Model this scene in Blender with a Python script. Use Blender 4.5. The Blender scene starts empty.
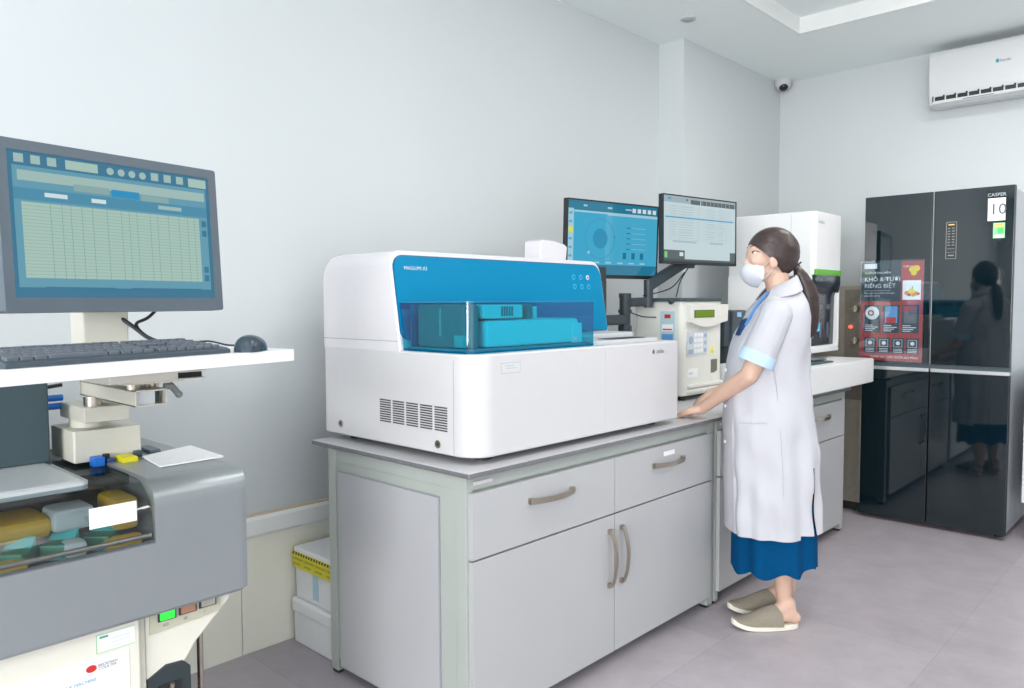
import bpy, bmesh, math, random
from mathutils import Vector, Matrix
random.seed(7)
PI = math.pi
S = bpy.context.scene
COL = S.collection

# ------------------------------------------------------------------ camera, world, light, exposure
CAM = Vector((2.736, 0.0, 1.35))
yaw, pitch, roll = math.radians(43.32), math.radians(-3.125), math.radians(-0.223)
fw = Vector((-math.sin(yaw)*math.cos(pitch), math.cos(yaw)*math.cos(pitch), math.sin(pitch)))
rt = Vector((math.cos(yaw), math.sin(yaw), 0)); up = rt.cross(fw)
r2 = rt*math.cos(roll)+up*math.sin(roll); u2 = up*math.cos(roll)-rt*math.sin(roll)
cd = bpy.data.cameras.new('camera'); cam = bpy.data.objects.new('camera', cd); COL.objects.link(cam)
cd.sensor_width = 36; cd.lens = 767.36/1024*36; cd.clip_start = .02
M3 = Matrix((r2, u2, -fw)).transposed()
cam.matrix_world = Matrix.Translation(CAM) @ M3.to_4x4()
S.camera = cam
w = bpy.data.worlds.new('world'); S.world = w; w.use_nodes = True
w.node_tree.nodes['Background'].inputs[0].default_value = (.75, .87, 1, 1)
w.node_tree.nodes['Background'].inputs[1].default_value = 1.0
S.view_settings.view_transform = 'Standard'; S.view_settings.look = 'None'
S.view_settings.gamma = 1; S.view_settings.use_curve_mapping = False
S.view_settings.exposure = 0.08

def area(name, loc, rot, sx, sy, power, col):
    l = bpy.data.lights.new(name, 'AREA'); l.shape = 'RECTANGLE'; l.size = sx; l.size_y = sy
    l.energy = power; l.color = col
    o = bpy.data.objects.new(name, l); COL.objects.link(o); o.location = loc; o.rotation_euler = rot
    return o
# daylight through the window behind the camera, and unseen LED panels added to light the room
area('window_daylight', (3.6, -4.72, 1.75), (PI/2, 0, 0), 2.9, 1.95, 365, (1, .995, .985))
area('window_daylight', (5.48, .2, 1.75), (PI/2, 0, PI/2), 3.0, 1.95, 31, (1, .995, .985))  # side window out of view, added to light the left wall evenly
PANELS = [(1.9, 4.1), (3.3, 4.1), (2.0, 2.1), (3.4, 2.1), (2.2, 0.2), (3.5, 0.2), (2.4, -1.8), (3.6, -1.8)]
for x, y in PANELS:
    area('panel_light', (x, y, 3.02), (0, 0, 0), .56, .56, 18 if y > 3 else 10 if y > 1 else 2, (1, .985, .955))  # added lamps out of view, stronger towards the back to brighten it

# ------------------------------------------------------------------ materials
def lin(c):
    return tuple(((v/255)/12.92 if v/255 <= .04045 else ((v/255+.055)/1.055)**2.4) for v in c)
MATS = {}
def mat(name, rgb, rough=.5, metal=0, noise=0, nscale=20, bump=0, bscale=200, spec=.5, coat=0, ior=1.5):
    if name in MATS: return MATS[name]
    m = bpy.data.materials.new(name); m.use_nodes = True; nt = m.node_tree; b = nt.nodes['Principled BSDF']
    c = lin(rgb); b.inputs['Base Color'].default_value = (*c, 1)
    b.inputs['Roughness'].default_value = rough; b.inputs['Metallic'].default_value = metal
    b.inputs['Specular IOR Level'].default_value = spec; b.inputs['IOR'].default_value = ior
    b.inputs['Coat Weight'].default_value = coat; b.inputs['Coat Roughness'].default_value = .05
    tc = nt.nodes.new('ShaderNodeTexCoord')
    if noise:
        n = nt.nodes.new('ShaderNodeTexNoise'); n.inputs['Scale'].default_value = nscale; n.inputs['Detail'].default_value = 5
        nt.links.new(tc.outputs['Object'], n.inputs['Vector'])
        r = nt.nodes.new('ShaderNodeMapRange'); r.inputs['To Min'].default_value = 1-noise; r.inputs['To Max'].default_value = 1+noise
        r.inputs['From Min'].default_value = .3; r.inputs['From Max'].default_value = .7
        nt.links.new(n.outputs['Fac'], r.inputs['Value'])
        x = nt.nodes.new('ShaderNodeVectorMath'); x.operation = 'SCALE'; x.inputs[0].default_value = c
        nt.links.new(r.outputs[0], x.inputs['Scale']); nt.links.new(x.outputs[0], b.inputs['Base Color'])
    if bump:
        n = nt.nodes.new('ShaderNodeTexNoise'); n.inputs['Scale'].default_value = bscale; n.inputs['Detail'].default_value = 3
        nt.links.new(tc.outputs['Object'], n.inputs['Vector'])
        bp = nt.nodes.new('ShaderNodeBump'); bp.inputs['Strength'].default_value = bump; bp.inputs['Distance'].default_value = .004
        nt.links.new(n.outputs['Fac'], bp.inputs['Height']); nt.links.new(bp.outputs[0], b.inputs['Normal'])
    MATS[name] = m; return m
def emis(name, rgb, strength=1.0, gloss=0):
    if name in MATS: return MATS[name]
    m = bpy.data.materials.new(name); m.use_nodes = True; b = m.node_tree.nodes['Principled BSDF']
    b.inputs['Base Color'].default_value = (.01, .01, .01, 1); b.inputs['Roughness'].default_value = .12 if gloss else .4
    b.inputs['Emission Color'].default_value = (*lin(rgb), 1); b.inputs['Emission Strength'].default_value = strength
    if not gloss: b.inputs['Specular IOR Level'].default_value = .1
    MATS[name] = m; return m
def tint(name, rgb, gloss=.08, rough=.03, gcol=(1, 1, 1)):
    if name in MATS: return MATS[name]
    m = bpy.data.materials.new(name); m.use_nodes = True; nt = m.node_tree; nt.nodes.clear()
    o = nt.nodes.new('ShaderNodeOutputMaterial'); t = nt.nodes.new('ShaderNodeBsdfTransparent'); g = nt.nodes.new('ShaderNodeBsdfGlossy')
    t.inputs[0].default_value = (*lin(rgb), 1); g.inputs['Roughness'].default_value = rough; g.inputs['Color'].default_value = (*gcol, 1)
    x = nt.nodes.new('ShaderNodeMixShader'); x.inputs[0].default_value = gloss
    nt.links.new(t.outputs[0], x.inputs[1]); nt.links.new(g.outputs[0], x.inputs[2]); nt.links.new(x.outputs[0], o.inputs[0])
    MATS[name] = m; return m

WHITE = mat('white_plastic', (207, 206, 208), .32, noise=.01)
HOOD = mat('hood_white', (222, 220, 224), .28, noise=.01)
WALLM = mat('wall_paint', (206, 211, 213), .75, noise=.012, nscale=1.5, bump=.05, bscale=90)
CEIL = mat('ceiling_paint', (246, 252, 251), .8, noise=.01, nscale=2)
WAINS = mat('wainscot_panel', (243, 242, 228), .5, noise=.012, nscale=3)
LEDGE = mat('ledge_white', (238, 240, 238), .4, noise=.01)
OAK = mat('oak_edge', (214, 196, 168), .5, noise=.05)
FRAME = mat('cabinet_frame_paint', (172, 179, 174), .35, metal=.0, noise=.015, nscale=8)
DOORM = mat('cabinet_door_laminate', (180, 181, 183), .4, noise=.01, nscale=6)
SIDEP = mat('cabinet_side_panel', (176, 177, 181), .42, noise=.02, nscale=3)
STONE = mat('worktop_laminate', (204, 204, 207), .28, noise=.06, nscale=120)
STONEEDGE = mat('worktop_edge', (112, 112, 116), .45, noise=.1, nscale=90)
NICKEL = mat('brushed_nickel', (186, 176, 162), .3, metal=1, noise=.04, nscale=60)
BLACK = mat('black_plastic', (34, 38, 42), .45, noise=.05)
DARK = mat('dark_grey_plastic', (62, 78, 84), .42, noise=.03)
BEZEL = mat('bezel_grey', (86, 98, 108), .42, noise=.03)
CREAM = mat('cream_plastic', (224, 222, 210), .4, noise=.012)
BEIGE = mat('beige_enamel', (208, 206, 194), .42, noise=.012)
SILVER = mat('silver_grey_shell', (144, 150, 153), .3, metal=.35, noise=.02, nscale=6)
SILVERT = mat('silver_top', (208, 213, 215), .3, metal=.1, noise=.02)
TEAL = mat('teal_blue_panel', (0, 130, 174), .35, noise=.01, spec=.12)
TEALD = mat('teal_dark_edge', (0, 96, 134), .3)
PAPER = mat('paper_white', (240, 241, 243), .7, noise=.01)
LABELG = mat('label_grey', (206, 212, 214), .5)
GROOVE = mat('groove_grey', (150, 152, 156), .6)
GROOVED = mat('groove_dark', (60, 62, 66), .7)
RED = mat('red_ink', (196, 44, 44), .5); BLUEI = mat('blue_ink', (92, 150, 205), .5); INK = mat('grey_ink', (96, 100, 108), .6)
GREEN = mat('green_sticker', (120, 205, 130), .5); YEL = mat('yellow_sticker', (236, 222, 60), .5)
ORANGE = mat('orange_sticker', (240, 196, 110), .5)
STEEL = mat('stainless_steel', (176, 170, 156), .38, metal=.6, noise=.06, nscale=30)

# ------------------------------------------------------------------ mesh helpers
class MB:
    def __init__(s): s.bm = bmesh.new(); s.mats = []
    def mi(s, m):
        if m not in s.mats: s.mats.append(m)
        return s.mats.index(m)
    def _new(s, fn, m, T=None):
        b = bmesh.new(); fn(b)
        if T is not None: bmesh.ops.transform(b, matrix=T, verts=b.verts)
        i = s.mi(m)
        for f in b.faces: f.material_index = i
        me = bpy.data.meshes.new('tmp'); b.to_mesh(me); b.free(); s.bm.from_mesh(me); bpy.data.meshes.remove(me)
        return s
    def box(s, x0, x1, y0, y1, z0, z1, m, bev=0, seg=2, T=None):
        def fn(b):
            bmesh.ops.create_cube(b, size=1, matrix=Matrix.Translation(((x0+x1)/2, (y0+y1)/2, (z0+z1)/2)) @ Matrix.Diagonal((x1-x0, y1-y0, z1-z0, 1)))
            if bev: bmesh.ops.bevel(b, geom=b.edges[:], offset=bev, segments=seg, profile=.5, affect='EDGES')
        return s._new(fn, m, T)
    def prism(s, pts, axis, a, b_, m, bev=0, seg=2, T=None):
        # pts 2D outline (for axis z: x,y; axis x: y,z; axis y: x,z) extruded from a to b_
        def mk(p, v):
            return {'z': (p[0], p[1], v), 'x': (v, p[0], p[1]), 'y': (p[0], v, p[1])}[axis]
        def fn(b):
            lo = [b.verts.new(mk(p, a)) for p in pts]; hi = [b.verts.new(mk(p, b_)) for p in pts]
            n = len(pts); f1 = b.faces.new(lo); f2 = b.faces.new(hi[::-1])
            for i in range(n): b.faces.new((lo[i], hi[i], hi[(i+1) % n], lo[(i+1) % n]))
            bmesh.ops.recalc_face_normals(b, faces=b.faces)
            if bev: bmesh.ops.bevel(b, geom=list(f1.edges)+list(f2.edges), offset=bev, segments=seg, profile=.5, affect='EDGES')
        return s._new(fn, m, T)
    def cyl(s, p, q, r, m, r2=None, n=20, caps=True):
        p, q = Vector(p), Vector(q); d = q-p
        def fn(b):
            bmesh.ops.create_cone(b, cap_ends=caps, segments=n, radius1=r, radius2=r if r2 is None else r2, depth=d.length)
        T = Matrix.Translation((p+q)/2) @ d.to_track_quat('Z', 'Y').to_matrix().to_4x4()
        return s._new(fn, m, T)
    def ball(s, c, r, m, n=16, T=None):
        if not hasattr(r, '__len__'): r = (r, r, r)
        def fn(b): bmesh.ops.create_uvsphere(b, u_segments=n*2, v_segments=n, radius=1, matrix=Matrix.Translation(c) @ (T or Matrix()) @ Matrix.Diagonal((*r, 1)))
        return s._new(fn, m)
    def loft(s, rings, m, cap0=True, cap1=True, closed=True):
        def fn(b):
            V = [[b.verts.new(p) for p in r] for r in rings]; n = len(rings[0])
            for i in range(len(V)-1):
                for j in range(n if closed else n-1):
                    b.faces.new((V[i][j], V[i][(j+1) % n], V[i+1][(j+1) % n], V[i+1][j]))
            if cap0: b.faces.new(V[0][::-1])
            if cap1: b.faces.new(V[-1])
            bmesh.ops.recalc_face_normals(b, faces=b.faces)
        return s._new(fn, m)
    def tube(s, pts, r, m, n=10, sub=6):
        P = [Vector(p) for p in pts]
        if sub > 1 and len(P) > 2:
            Q = []; E = [P[0]*2-P[1]]+P+[P[-1]*2-P[-2]]
            for i in range(1, len(E)-2):
                for k in range(sub):
                    t = k/sub; a, b, c, d = E[i-1:i+3]
                    Q.append(.5*((2*b)+(c-a)*t+(2*a-5*b+4*c-d)*t*t+(3*b-a-3*c+d)*t**3))
            P = Q+[P[-1]]
        rings = []; nrm = None
        for i, p in enumerate(P):
            t = (P[min(i+1, len(P)-1)]-P[max(i-1, 0)]).normalized()
            if nrm is None: nrm = t.orthogonal().normalized()
            nrm = (nrm-t*nrm.dot(t)).normalized(); bi = t.cross(nrm)
            rr = r[min(int(i/len(P)*len(r)), len(r)-1)] if hasattr(r, '__len__') else r
            rings.append([p+nrm*math.cos(a)*rr+bi*math.sin(a)*rr for a in [2*PI*k/n for k in range(n)]])
        return s.loft(rings, m)
    def quad(s, a, b_, c, d, m):
        def fn(b): b.faces.new([b.verts.new(v) for v in (a, b_, c, d)])
        return s._new(fn, m)
    def text(s, body, size, T, m, align='LEFT'):
        cu = bpy.data.curves.new('t', 'FONT'); cu.body = body; cu.size = size; cu.align_x = align; cu.resolution_u = 2
        o = bpy.data.objects.new('t', cu); me = bpy.data.meshes.new_from_object(o)
        me.transform(T); i = s.mi(m)
        n0 = len(s.bm.faces); s.bm.from_mesh(me); s.bm.faces.ensure_lookup_table()
        for f in s.bm.faces[n0:]: f.material_index = i
        bpy.data.objects.remove(o); bpy.data.curves.remove(cu); bpy.data.meshes.remove(me)
        return s
    def build(s, name, parent=None, world=True, smooth=.6, label=None, kind=None):
        bm = s.bm
        if parent is not None and world:
            W = parent.matrix_basis.copy(); q = parent.parent
            while q is not None: W = q.matrix_basis @ W; q = q.parent
            bmesh.ops.transform(bm, matrix=W.inverted(), verts=bm.verts)
        for f in bm.faces: f.smooth = True
        for e in bm.edges:
            if len(e.link_faces) == 2: e.smooth = e.calc_face_angle(0) < smooth
        me = bpy.data.meshes.new(name); bm.to_mesh(me); bm.free()
        for m in s.mats: me.materials.append(m)
        o = bpy.data.objects.new(name, me); COL.objects.link(o)
        if smooth < 1: wnm = o.modifiers.new('weighted_normal', 'WEIGHTED_NORMAL'); wnm.keep_sharp = True; wnm.weight = 100
        if parent is not None: o.parent = parent
        if label: o['label'] = label
        if kind: o['kind'] = kind
        return o
def thing(name, label, cat, loc=(0, 0, 0), rz=0, group=None):
    o = bpy.data.objects.new(name, None); COL.objects.link(o); o.empty_display_size = .05
    o.location = loc; o.rotation_euler = (0, 0, rz)
    o['label'] = label; o['category'] = cat
    if group: o['group'] = group
    o.matrix_basis = Matrix.Translation(loc) @ Matrix.Rotation(rz, 4, 'Z')
    return o
def tag(o, label, cat, group=None, kind=None):
    o['label'] = label; o['category'] = cat
    if group: o['group'] = group
    if kind: o['kind'] = kind
    return o
def struct(mb, name): return mb.build(name, kind='structure')
def rrect(x0, x1, y0, y1, r, n=6):
    # r: single radius or (r at x0y0, x1y0, x1y1, x0y1)
    if not hasattr(r, '__len__'): r = (r,)*4
    out = []
    for (cx, cy, a0, rr) in ((x0+r[0], y0+r[0], PI, r[0]), (x1-r[1], y0+r[1], 1.5*PI, r[1]), (x1-r[2], y1-r[2], 0, r[2]), (x0+r[3], y1-r[3], .5*PI, r[3])):
        if rr <= 0: out.append((cx, cy)); continue
        for k in range(n+1):
            a = a0+k/n*PI/2; out.append((cx+rr*math.cos(a), cy+rr*math.sin(a)))
    return out
def Tface(o, xdir, ydir):
    # matrix placing text-plane (x right, y up) in the world
    x = Vector(xdir).normalized(); y = Vector(ydir).normalized(); z = x.cross(y)
    return Matrix.Translation(o) @ Matrix((x, y, z)).transposed().to_4x4()
def fuse(mb, voxel, it=3):
    """join overlapping closed shapes of one builder into one continuous surface"""
    me = bpy.data.meshes.new('f'); mb.bm.to_mesh(me); o = bpy.data.objects.new('f', me); COL.objects.link(o)
    md = o.modifiers.new('r', 'REMESH'); md.mode = 'VOXEL'; md.voxel_size = voxel; md.adaptivity = 0
    sm = o.modifiers.new('s', 'SMOOTH'); sm.iterations = it; sm.factor = .5
    dg = bpy.context.evaluated_depsgraph_get(); dg.update()
    m2 = bpy.data.meshes.new_from_object(o.evaluated_get(dg))
    out = MB(); out.bm.from_mesh(m2); out.mats = list(mb.mats)
    for f in out.bm.faces: f.material_index = 0
    bpy.data.objects.remove(o); bpy.data.meshes.remove(me); bpy.data.meshes.remove(m2); mb.bm.free()
    return out

# ------------------------------------------------------------------ the setting
def floor_mat():
    m = bpy.data.materials.new('vinyl_floor_tiles'); m.use_nodes = True; nt = m.node_tree; b = nt.nodes['Principled BSDF']
    tc = nt.nodes.new('ShaderNodeTexCoord'); mp = nt.nodes.new('ShaderNodeMapping'); mp.inputs['Location'].default_value = (.05, .03, 0)
    mp.inputs['Rotation'].default_value = (0, 0, PI/2)
    nt.links.new(tc.outputs['Object'], mp.inputs[0])
    br = nt.nodes.new('ShaderNodeTexBrick'); br.offset = .5; br.inputs['Scale'].default_value = 1
    br.inputs['Brick Width'].default_value = .9; br.inputs['Row Height'].default_value = .66; br.inputs['Mortar Size'].default_value = .0016
    br.inputs['Color1'].default_value = (*lin((166, 159, 165)), 1); br.inputs['Color2'].default_value = (*lin((176, 169, 175)), 1)
    br.inputs['Mortar'].default_value = (*lin((152, 146, 151)), 1); br.inputs['Mortar Smooth'].default_value = .3
    nt.links.new(mp.outputs[0], br.inputs['Vector'])
    n = nt.nodes.new('ShaderNodeTexNoise'); n.inputs['Scale'].default_value = 7; n.inputs['Detail'].default_value = 9; n.inputs['Roughness'].default_value = .65
    nt.links.new(tc.outputs['Object'], n.inputs['Vector'])
    r = nt.nodes.new('ShaderNodeMapRange'); r.inputs['From Min'].default_value = .3; r.inputs['From Max'].default_value = .7
    r.inputs['To Min'].default_value = .90; r.inputs['To Max'].default_value = 1.1
    nt.links.new(n.outputs['Fac'], r.inputs['Value'])
    x = nt.nodes.new('ShaderNodeVectorMath'); x.operation = 'SCALE'
    nt.links.new(br.outputs['Color'], x.inputs[0]); nt.links.new(r.outputs[0], x.inputs['Scale']); nt.links.new(x.outputs[0], b.inputs['Base Color'])
    b.inputs['Roughness'].default_value = .42
    return m
X1, Y0, Y1, ZC = 5.4, -4.6, 5.67, 2.983
struct(MB().box(-.15, X1+.15, Y0-.15, Y1+.15, -.1, 0, floor_mat()), 'floor')
struct(MB().box(-.12, 0, Y0, 4.28, 0, ZC+.2, WALLM), 'wall_left')
struct(MB().box(-.12, .18, 4.28, Y1, 0, ZC+.2, WALLM), 'wall_corner')
struct(MB().box(-.12, X1, Y1, Y1+.12, 0, ZC+.2, WALLM), 'wall_back')
wr = MB(); wr.box(X1, X1+.12, Y0, -1.3, 0, ZC+.2, WALLM).box(X1, X1+.12, 1.7, Y1+.12, 0, ZC+.2, WALLM).box(X1, X1+.12, -1.3, 1.7, 0, .8, WALLM).box(X1, X1+.12, -1.3, 1.7, 2.7, ZC+.2, WALLM)
struct(wr, 'wall_right')
wn = MB()
for yy in (-1.3, .175, 1.65): wn.box(X1+.02, X1+.07, yy, yy+.05, .8, 2.7, WHITE, .004)
for zz in (.8, 2.65): wn.box(X1+.02, X1+.07, -1.3, 1.7, zz, zz+.05, WHITE, .004)
struct(wn, 'window_2')  # unseen window frame, added to go with the side light
wf = MB()
wf.box(-.12, 2.2, Y0-.12, Y0, 0, ZC+.2, WALLM).box(5.0, X1, Y0-.12, Y0, 0, ZC+.2, WALLM).box(2.2, 5.0, Y0-.12, Y0, 0, .8, WALLM).box(2.2, 5.0, Y0-.12, Y0, 2.7, ZC+.2, WALLM)
struct(wf, 'wall_front')
wn = MB()
for xx in (2.2, 3.12, 4.04, 4.95): wn.box(xx, xx+.05, Y0-.07, Y0-.02, .8, 2.7, WHITE, .004)
for zz in (.8, 2.65): wn.box(2.2, 5.0, Y0-.07, Y0-.02, zz, zz+.05, WHITE, .004)
struct(wn, 'window_1')
ce = MB(); RX0, RX1, RY0, RY1, RZ = .725, 4.5, -3.5, 4.70, 3.075
ce.box(-.12, RX0, Y0, Y1+.12, ZC, 3.2, CEIL).box(RX1, X1+.1, Y0, Y1+.12, ZC, 3.2, CEIL)
ce.box(RX0, RX1, Y0, RY0, ZC, 3.2, CEIL).box(RX0, RX1, RY1, Y1+.12, ZC, 3.2, CEIL).box(RX0, RX1, RY0, RY1, RZ, 3.2, CEIL)
struct(ce, 'ceiling')
tr = MB(); tr.prism([(0, .452), (.022, .452), (.030, .462), (.030, .518), (.018, .53), (0, .53)], 'y', Y0, 4.28, LEDGE)
tr.box(0, .018, Y0, 4.28, .53, .537, OAK)
struct(tr, 'trim_1')
wa = MB()
for i in range(-3, 5):
    a = 1.379+i*1.22; wa.box(0, .012, max(a-1.2185, Y0), min(a-.0015, 4.28), 0, .452, WAINS, .001)
struct(wa, 'trim_2')
co = MB(); co.box(RX0+.001, RX0+.014, RY0, RY1-.001, ZC-.004, RZ, LEDGE); co.box(RX0+.001, RX1, RY1-.014, RY1-.001, ZC-.004, RZ, LEDGE)
struct(co, 'trim_3')

# ceiling fittings
t = thing('ceiling_light', 'square LED ceiling panel in the recess', 'ceiling light', (PANELS[0][0], PANELS[0][1], RZ), 0, 'LED panels in the ceiling recess')
LEDM = emis('led_diffuser', (255, 252, 246), 2.2)
MB().box(-.3, .3, -.3, .3, -.018, 0, WHITE, .003).build('frame', t, False); MB().box(-.28, .28, -.28, .28, -.021, -.017, LEDM).build('diffuser', t, False)
for x, y in PANELS[1:]:
    c = t.copy(); COL.objects.link(c); c.location = (x, y, RZ)
    for ch in list(t.children): d = ch.copy(); COL.objects.link(d); d.parent = c
t = thing('ceiling_detector', 'small round white fitting flush on the ceiling above the monitors', 'detector', (.374, 3.998, ZC))
MB().cyl((0, 0, 0), (0, 0, -.008), .045, WHITE, n=32).build('rim', t, False)
MB().cyl((0, 0, -.007), (0, 0, -.014), .034, mat('detector_grille', (170, 178, 176), .6), .030, n=32).build('grille', t, False)
t = thing('security_camera', 'white dome security camera in the ceiling corner', 'camera', (.232, 5.60, ZC))
MB().cyl((0, 0, 0), (0, 0, -.028), .058, WHITE, .062, n=32).build('housing', t, False)
MB().ball((0, 0, -.03), (.060, .060, .045), WHITE).build('shell', t, False)
MB().ball((.012, -.02, -.046), (.036, .036, .036), mat('dome_black', (30, 42, 50), .1)).build('dome', t, False)

# air conditioner on the back wall
t = thing('air_conditioner', 'white wall mounted split air conditioner high on the back wall', 'air conditioner', (1.25, Y1, 2.59))
ACW = mat('ac_white', (212, 214, 215), .35, noise=.01)
prof = [(Y1, 2.60), (Y1-.13, 2.585), (Y1-.165, 2.60), (Y1-.185, 2.65), (Y1-.20, 2.76), (Y1-.20, 2.90), (Y1-.185, 2.925), (Y1, 2.925)]
MB().prism(prof, 'x', 1.250, 2.14, ACW, .012).build('body', t)
m = MB(); m.box(1.275, 2.10, Y1-.196, Y1-.12, 2.612, 2.652, BLACK, .004); m.build('air_outlet', t)
m = MB()
for i in range(13):
    xx = 1.285+i*.064; m.box(xx, xx+.052, Y1-.204, Y1-.18, 2.643, 2.650, LABELG); m.box(xx, xx+.006, Y1-.203, Y1-.17, 2.618, 2.650, LABELG)
m.build('vanes', t)
m = MB(); m.prism([(Y1-.205, 2.600), (Y1-.15, 2.585), (Y1-.145, 2.590), (Y1-.20, 2.618)], 'x', 1.28, 2.095, ACW); m.box(1.45, 1.62, Y1-.2065, Y1-.196, 2.604, 2.607, INK)
m.build('flap', t)
m = MB(); m.ball((1.632, Y1-.2005, 2.80), (.010, .002, .012), mat('ac_logo_blue', (60, 150, 178), .4)); m.text('funiki', .026, Tface((1.646, Y1-.2015, 2.79), (1, 0, 0), (0, 0, 1)), INK)
m.build('logo', t)

# ------------------------------------------------------------------ lab bench: two cabinets under one worktop
m = MB(); m.prism(rrect(.275, 1.118, 1.53, 4.60, .006), 'z', .830, .845, STONEEDGE, .002)
m.box(.277, 1.116, 1.532, 4.598, .8445, .8462, STONE)
tag(m.build('worktop'), 'long grey laminate worktop running over both lab cabinets', 'worktop')

def bar_handle(mb_parent, c, horiz, L=.225):
    m = MB(); n = 12; rings = []
    for k in range(n+1):
        s_ = k/n*2-1; out = .010+.024*math.cos(s_*PI/2)**.8 if abs(s_) < 1 else .010
        a = s_*L/2; wd = .0095
        if horiz: rings.append([(c[0]+out, c[1]+a, c[2]-wd), (c[0]+out+.004, c[1]+a, c[2]-wd), (c[0]+out+.004, c[1]+a, c[2]+wd), (c[0]+out, c[1]+a, c[2]+wd)])
        else: rings.append([(c[0]+out, c[1]-wd, c[2]+a), (c[0]+out+.004, c[1]-wd, c[2]+a), (c[0]+out+.004, c[1]+wd, c[2]+a), (c[0]+out, c[1]+wd, c[2]+a)])
    m.loft(rings, NICKEL)
    for s_ in (-1, 1):
        a = s_*(L/2-.008)
        if horiz: m.box(c[0]-.001, c[0]+.014, c[1]+a-.008, c[1]+a+.008, c[2]-.0095, c[2]+.0095, NICKEL, .001)
        else: m.box(c[0]-.001, c[0]+.014, c[1]-.0095, c[1]+.0095, c[2]+a-.008, c[2]+a+.008, NICKEL, .001)
    m.build('handle', mb_parent)

def cabinet(y0, y1, label, split, drawers, note):
    t = thing('lab_cabinet', label, 'cabinet', (.36, y0, 0))
    xf = 1.088
    m = MB()
    for (x, y) in ((.36, y0), (xf-.045, y0), (.36, y1-.045), (xf-.045, y1-.045)): m.box(x, x+.045, y, y+(.030 if y < y0+.1 else .045), .012, .830, FRAME, .003)
    m.box(.362, xf-.0015, y0+.002, y1-.002, .785, .829, FRAME, .002)
    m.box(.38, xf-.01, y0+.006, y1-.006, .055, .79, FRAME)
    m.box(.40, xf-.03, y0+.02, y1-.02, .04, .06, FRAME)
    m.build('frame', t)
    for (x, y) in ((.365, y0+.003), (xf-.04, y0+.003), (.365, y1-.042), (xf-.04, y1-.042)):
        MB().box(x, x+.034, y, y+.024, 0, .014, BLACK, .002).build('foot', t)
    m = MB(); m.box(.421, .966, y0-.0005, y0+.008, .034, .751, GROOVE, .001); m.box(.425, .962, y0-.003, y0+.004, .038, .747, SIDEP, .0015); m.build('side_panel', t)
    ys = [y0+.006]+split+[y1-.046]
    for i in range(len(ys)-1):
        a, b = ys[i]+.002, ys[i+1]-.002
        d = MB().box(xf, xf+.018, a, b, .578, .780, DOORM, .0015).build('drawer', t)
        bar_handle(d, (xf+.018, (a+b)/2-.0, .712), True)
        if i == 1 and note: MB().box(xf+.018, xf+.0186, (a+b)/2-.03, (a+b)/2+.05, .725+.012, .755, PAPER).build('paper_label', d)
        d = MB().box(xf, xf+.018, a, b, .060, .572, DOORM, .0015).build('door', t)
        hy = b-.035 if i % 2 == 0 else a+.035
        bar_handle(d, (xf+.018, hy, .418), False, .215)
    # white caps at the frame front
    MB().box(xf, xf+.004, y0+.03, y0+.11, .800, .812, WHITE, .001).build('name_plate', t)
    return t
cabinet(1.545, 3.035, 'grey two drawer two door lab cabinet under the large blue fronted analyser', [2.275], 2, True)
cabinet(3.055, 4.585, 'grey lab cabinet behind the woman, ending beside the black refrigerator', [3.82], 2, False)

# ------------------------------------------------------------------ white analyser with blue cover
t = thing('immunoassay_analyzer', 'large white benchtop analyser with teal blue front panel and transparent blue cover', 'laboratory analyser', (.3, 1.6, .846))
AX0, AX1, AY0, AY1 = .255, 1.07, 1.60, 2.775
m = MB(); m.prism(rrect(AX0, AX1, AY0, AY1, (.02, .085, .02, .02), 8), 'z', .868, 1.190, WHITE, .008, 3)
m.box(.976, .9775, AY0-.0006, AY0+.001, .875, 1.17, GROOVE); m.box(AX1-.001, AX1+.0006, 2.262, 2.2635, .875, 1.17, LABELG)
m.build('body', t)
for (x, y) in ((.36, 1.68), (.98, 1.72), (.36, 2.68), (.98, 2.68)):
    MB().cyl((x, y, .846), (x, y, .872), .03, BLACK).build('foot', t)
# hood: outline in (y,z), swept from the back to the slanted front
def xfront(z): return .716-.056*(z-1.19)/.335
rings = []
for (x, ins, slant) in ((AX0, .040, 0), (AX0+.010, .020, 0), (AX0+.032, .004, 0), (AX0+.07, 0, 0), (.60, 0, 0), (0, 0, 1), (0, .006, 2)):
    o = rrect(AY0+ins*(.15 if not slant else 1), AY1-ins*(.15 if not slant else 1), 1.185, 1.528-ins, (.002, .002, .055, .055), 8)
    if slant: rings.append([(xfront(z)-(.006 if slant == 1 else 0), y, z) for y, z in o])
    else: rings.append([(x, y, z-.0) for y, z in o])
m = MB(); m.loft(rings, HOOD); m.box(AX0+.004, .70, AY0-.0006, AY0+.001, 1.2195, 1.2215, GROOVE)
m.build('hood', t)
def on_front(pts, off): return [(xfront(z)+off, y, z) for y, z in pts]
m = MB()
o = rrect(AY0+.007, AY1-.014, 1.225, 1.512, (.03, .012, .045, .045), 8)
m.loft([on_front(o, .0005), on_front(o, .004)], TEALD)
o = rrect(AY0+.009, AY1-.016, 1.227, 1.507, (.03, .012, .044, .044), 8)
m.loft([on_front(o, .003), on_front(o, .007)], TEAL, cap0=False)
fp = m.build('front_panel', t, label='teal blue glossy front panel')
WT = mat('white_print', (225, 240, 245), .5)
yv, zv = Vector((0, 1, 0)), (Vector((xfront(1.5), 0, 1.5))-Vector((xfront(1.3), 0, 1.3))).normalized()
m = MB(); m.text('MAGLUMI X3', .0175, Tface((xfront(1.462)+.0078, 1.650, 1.462), yv, zv), WT); m.build('lettering', fp)
m = MB()
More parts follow.
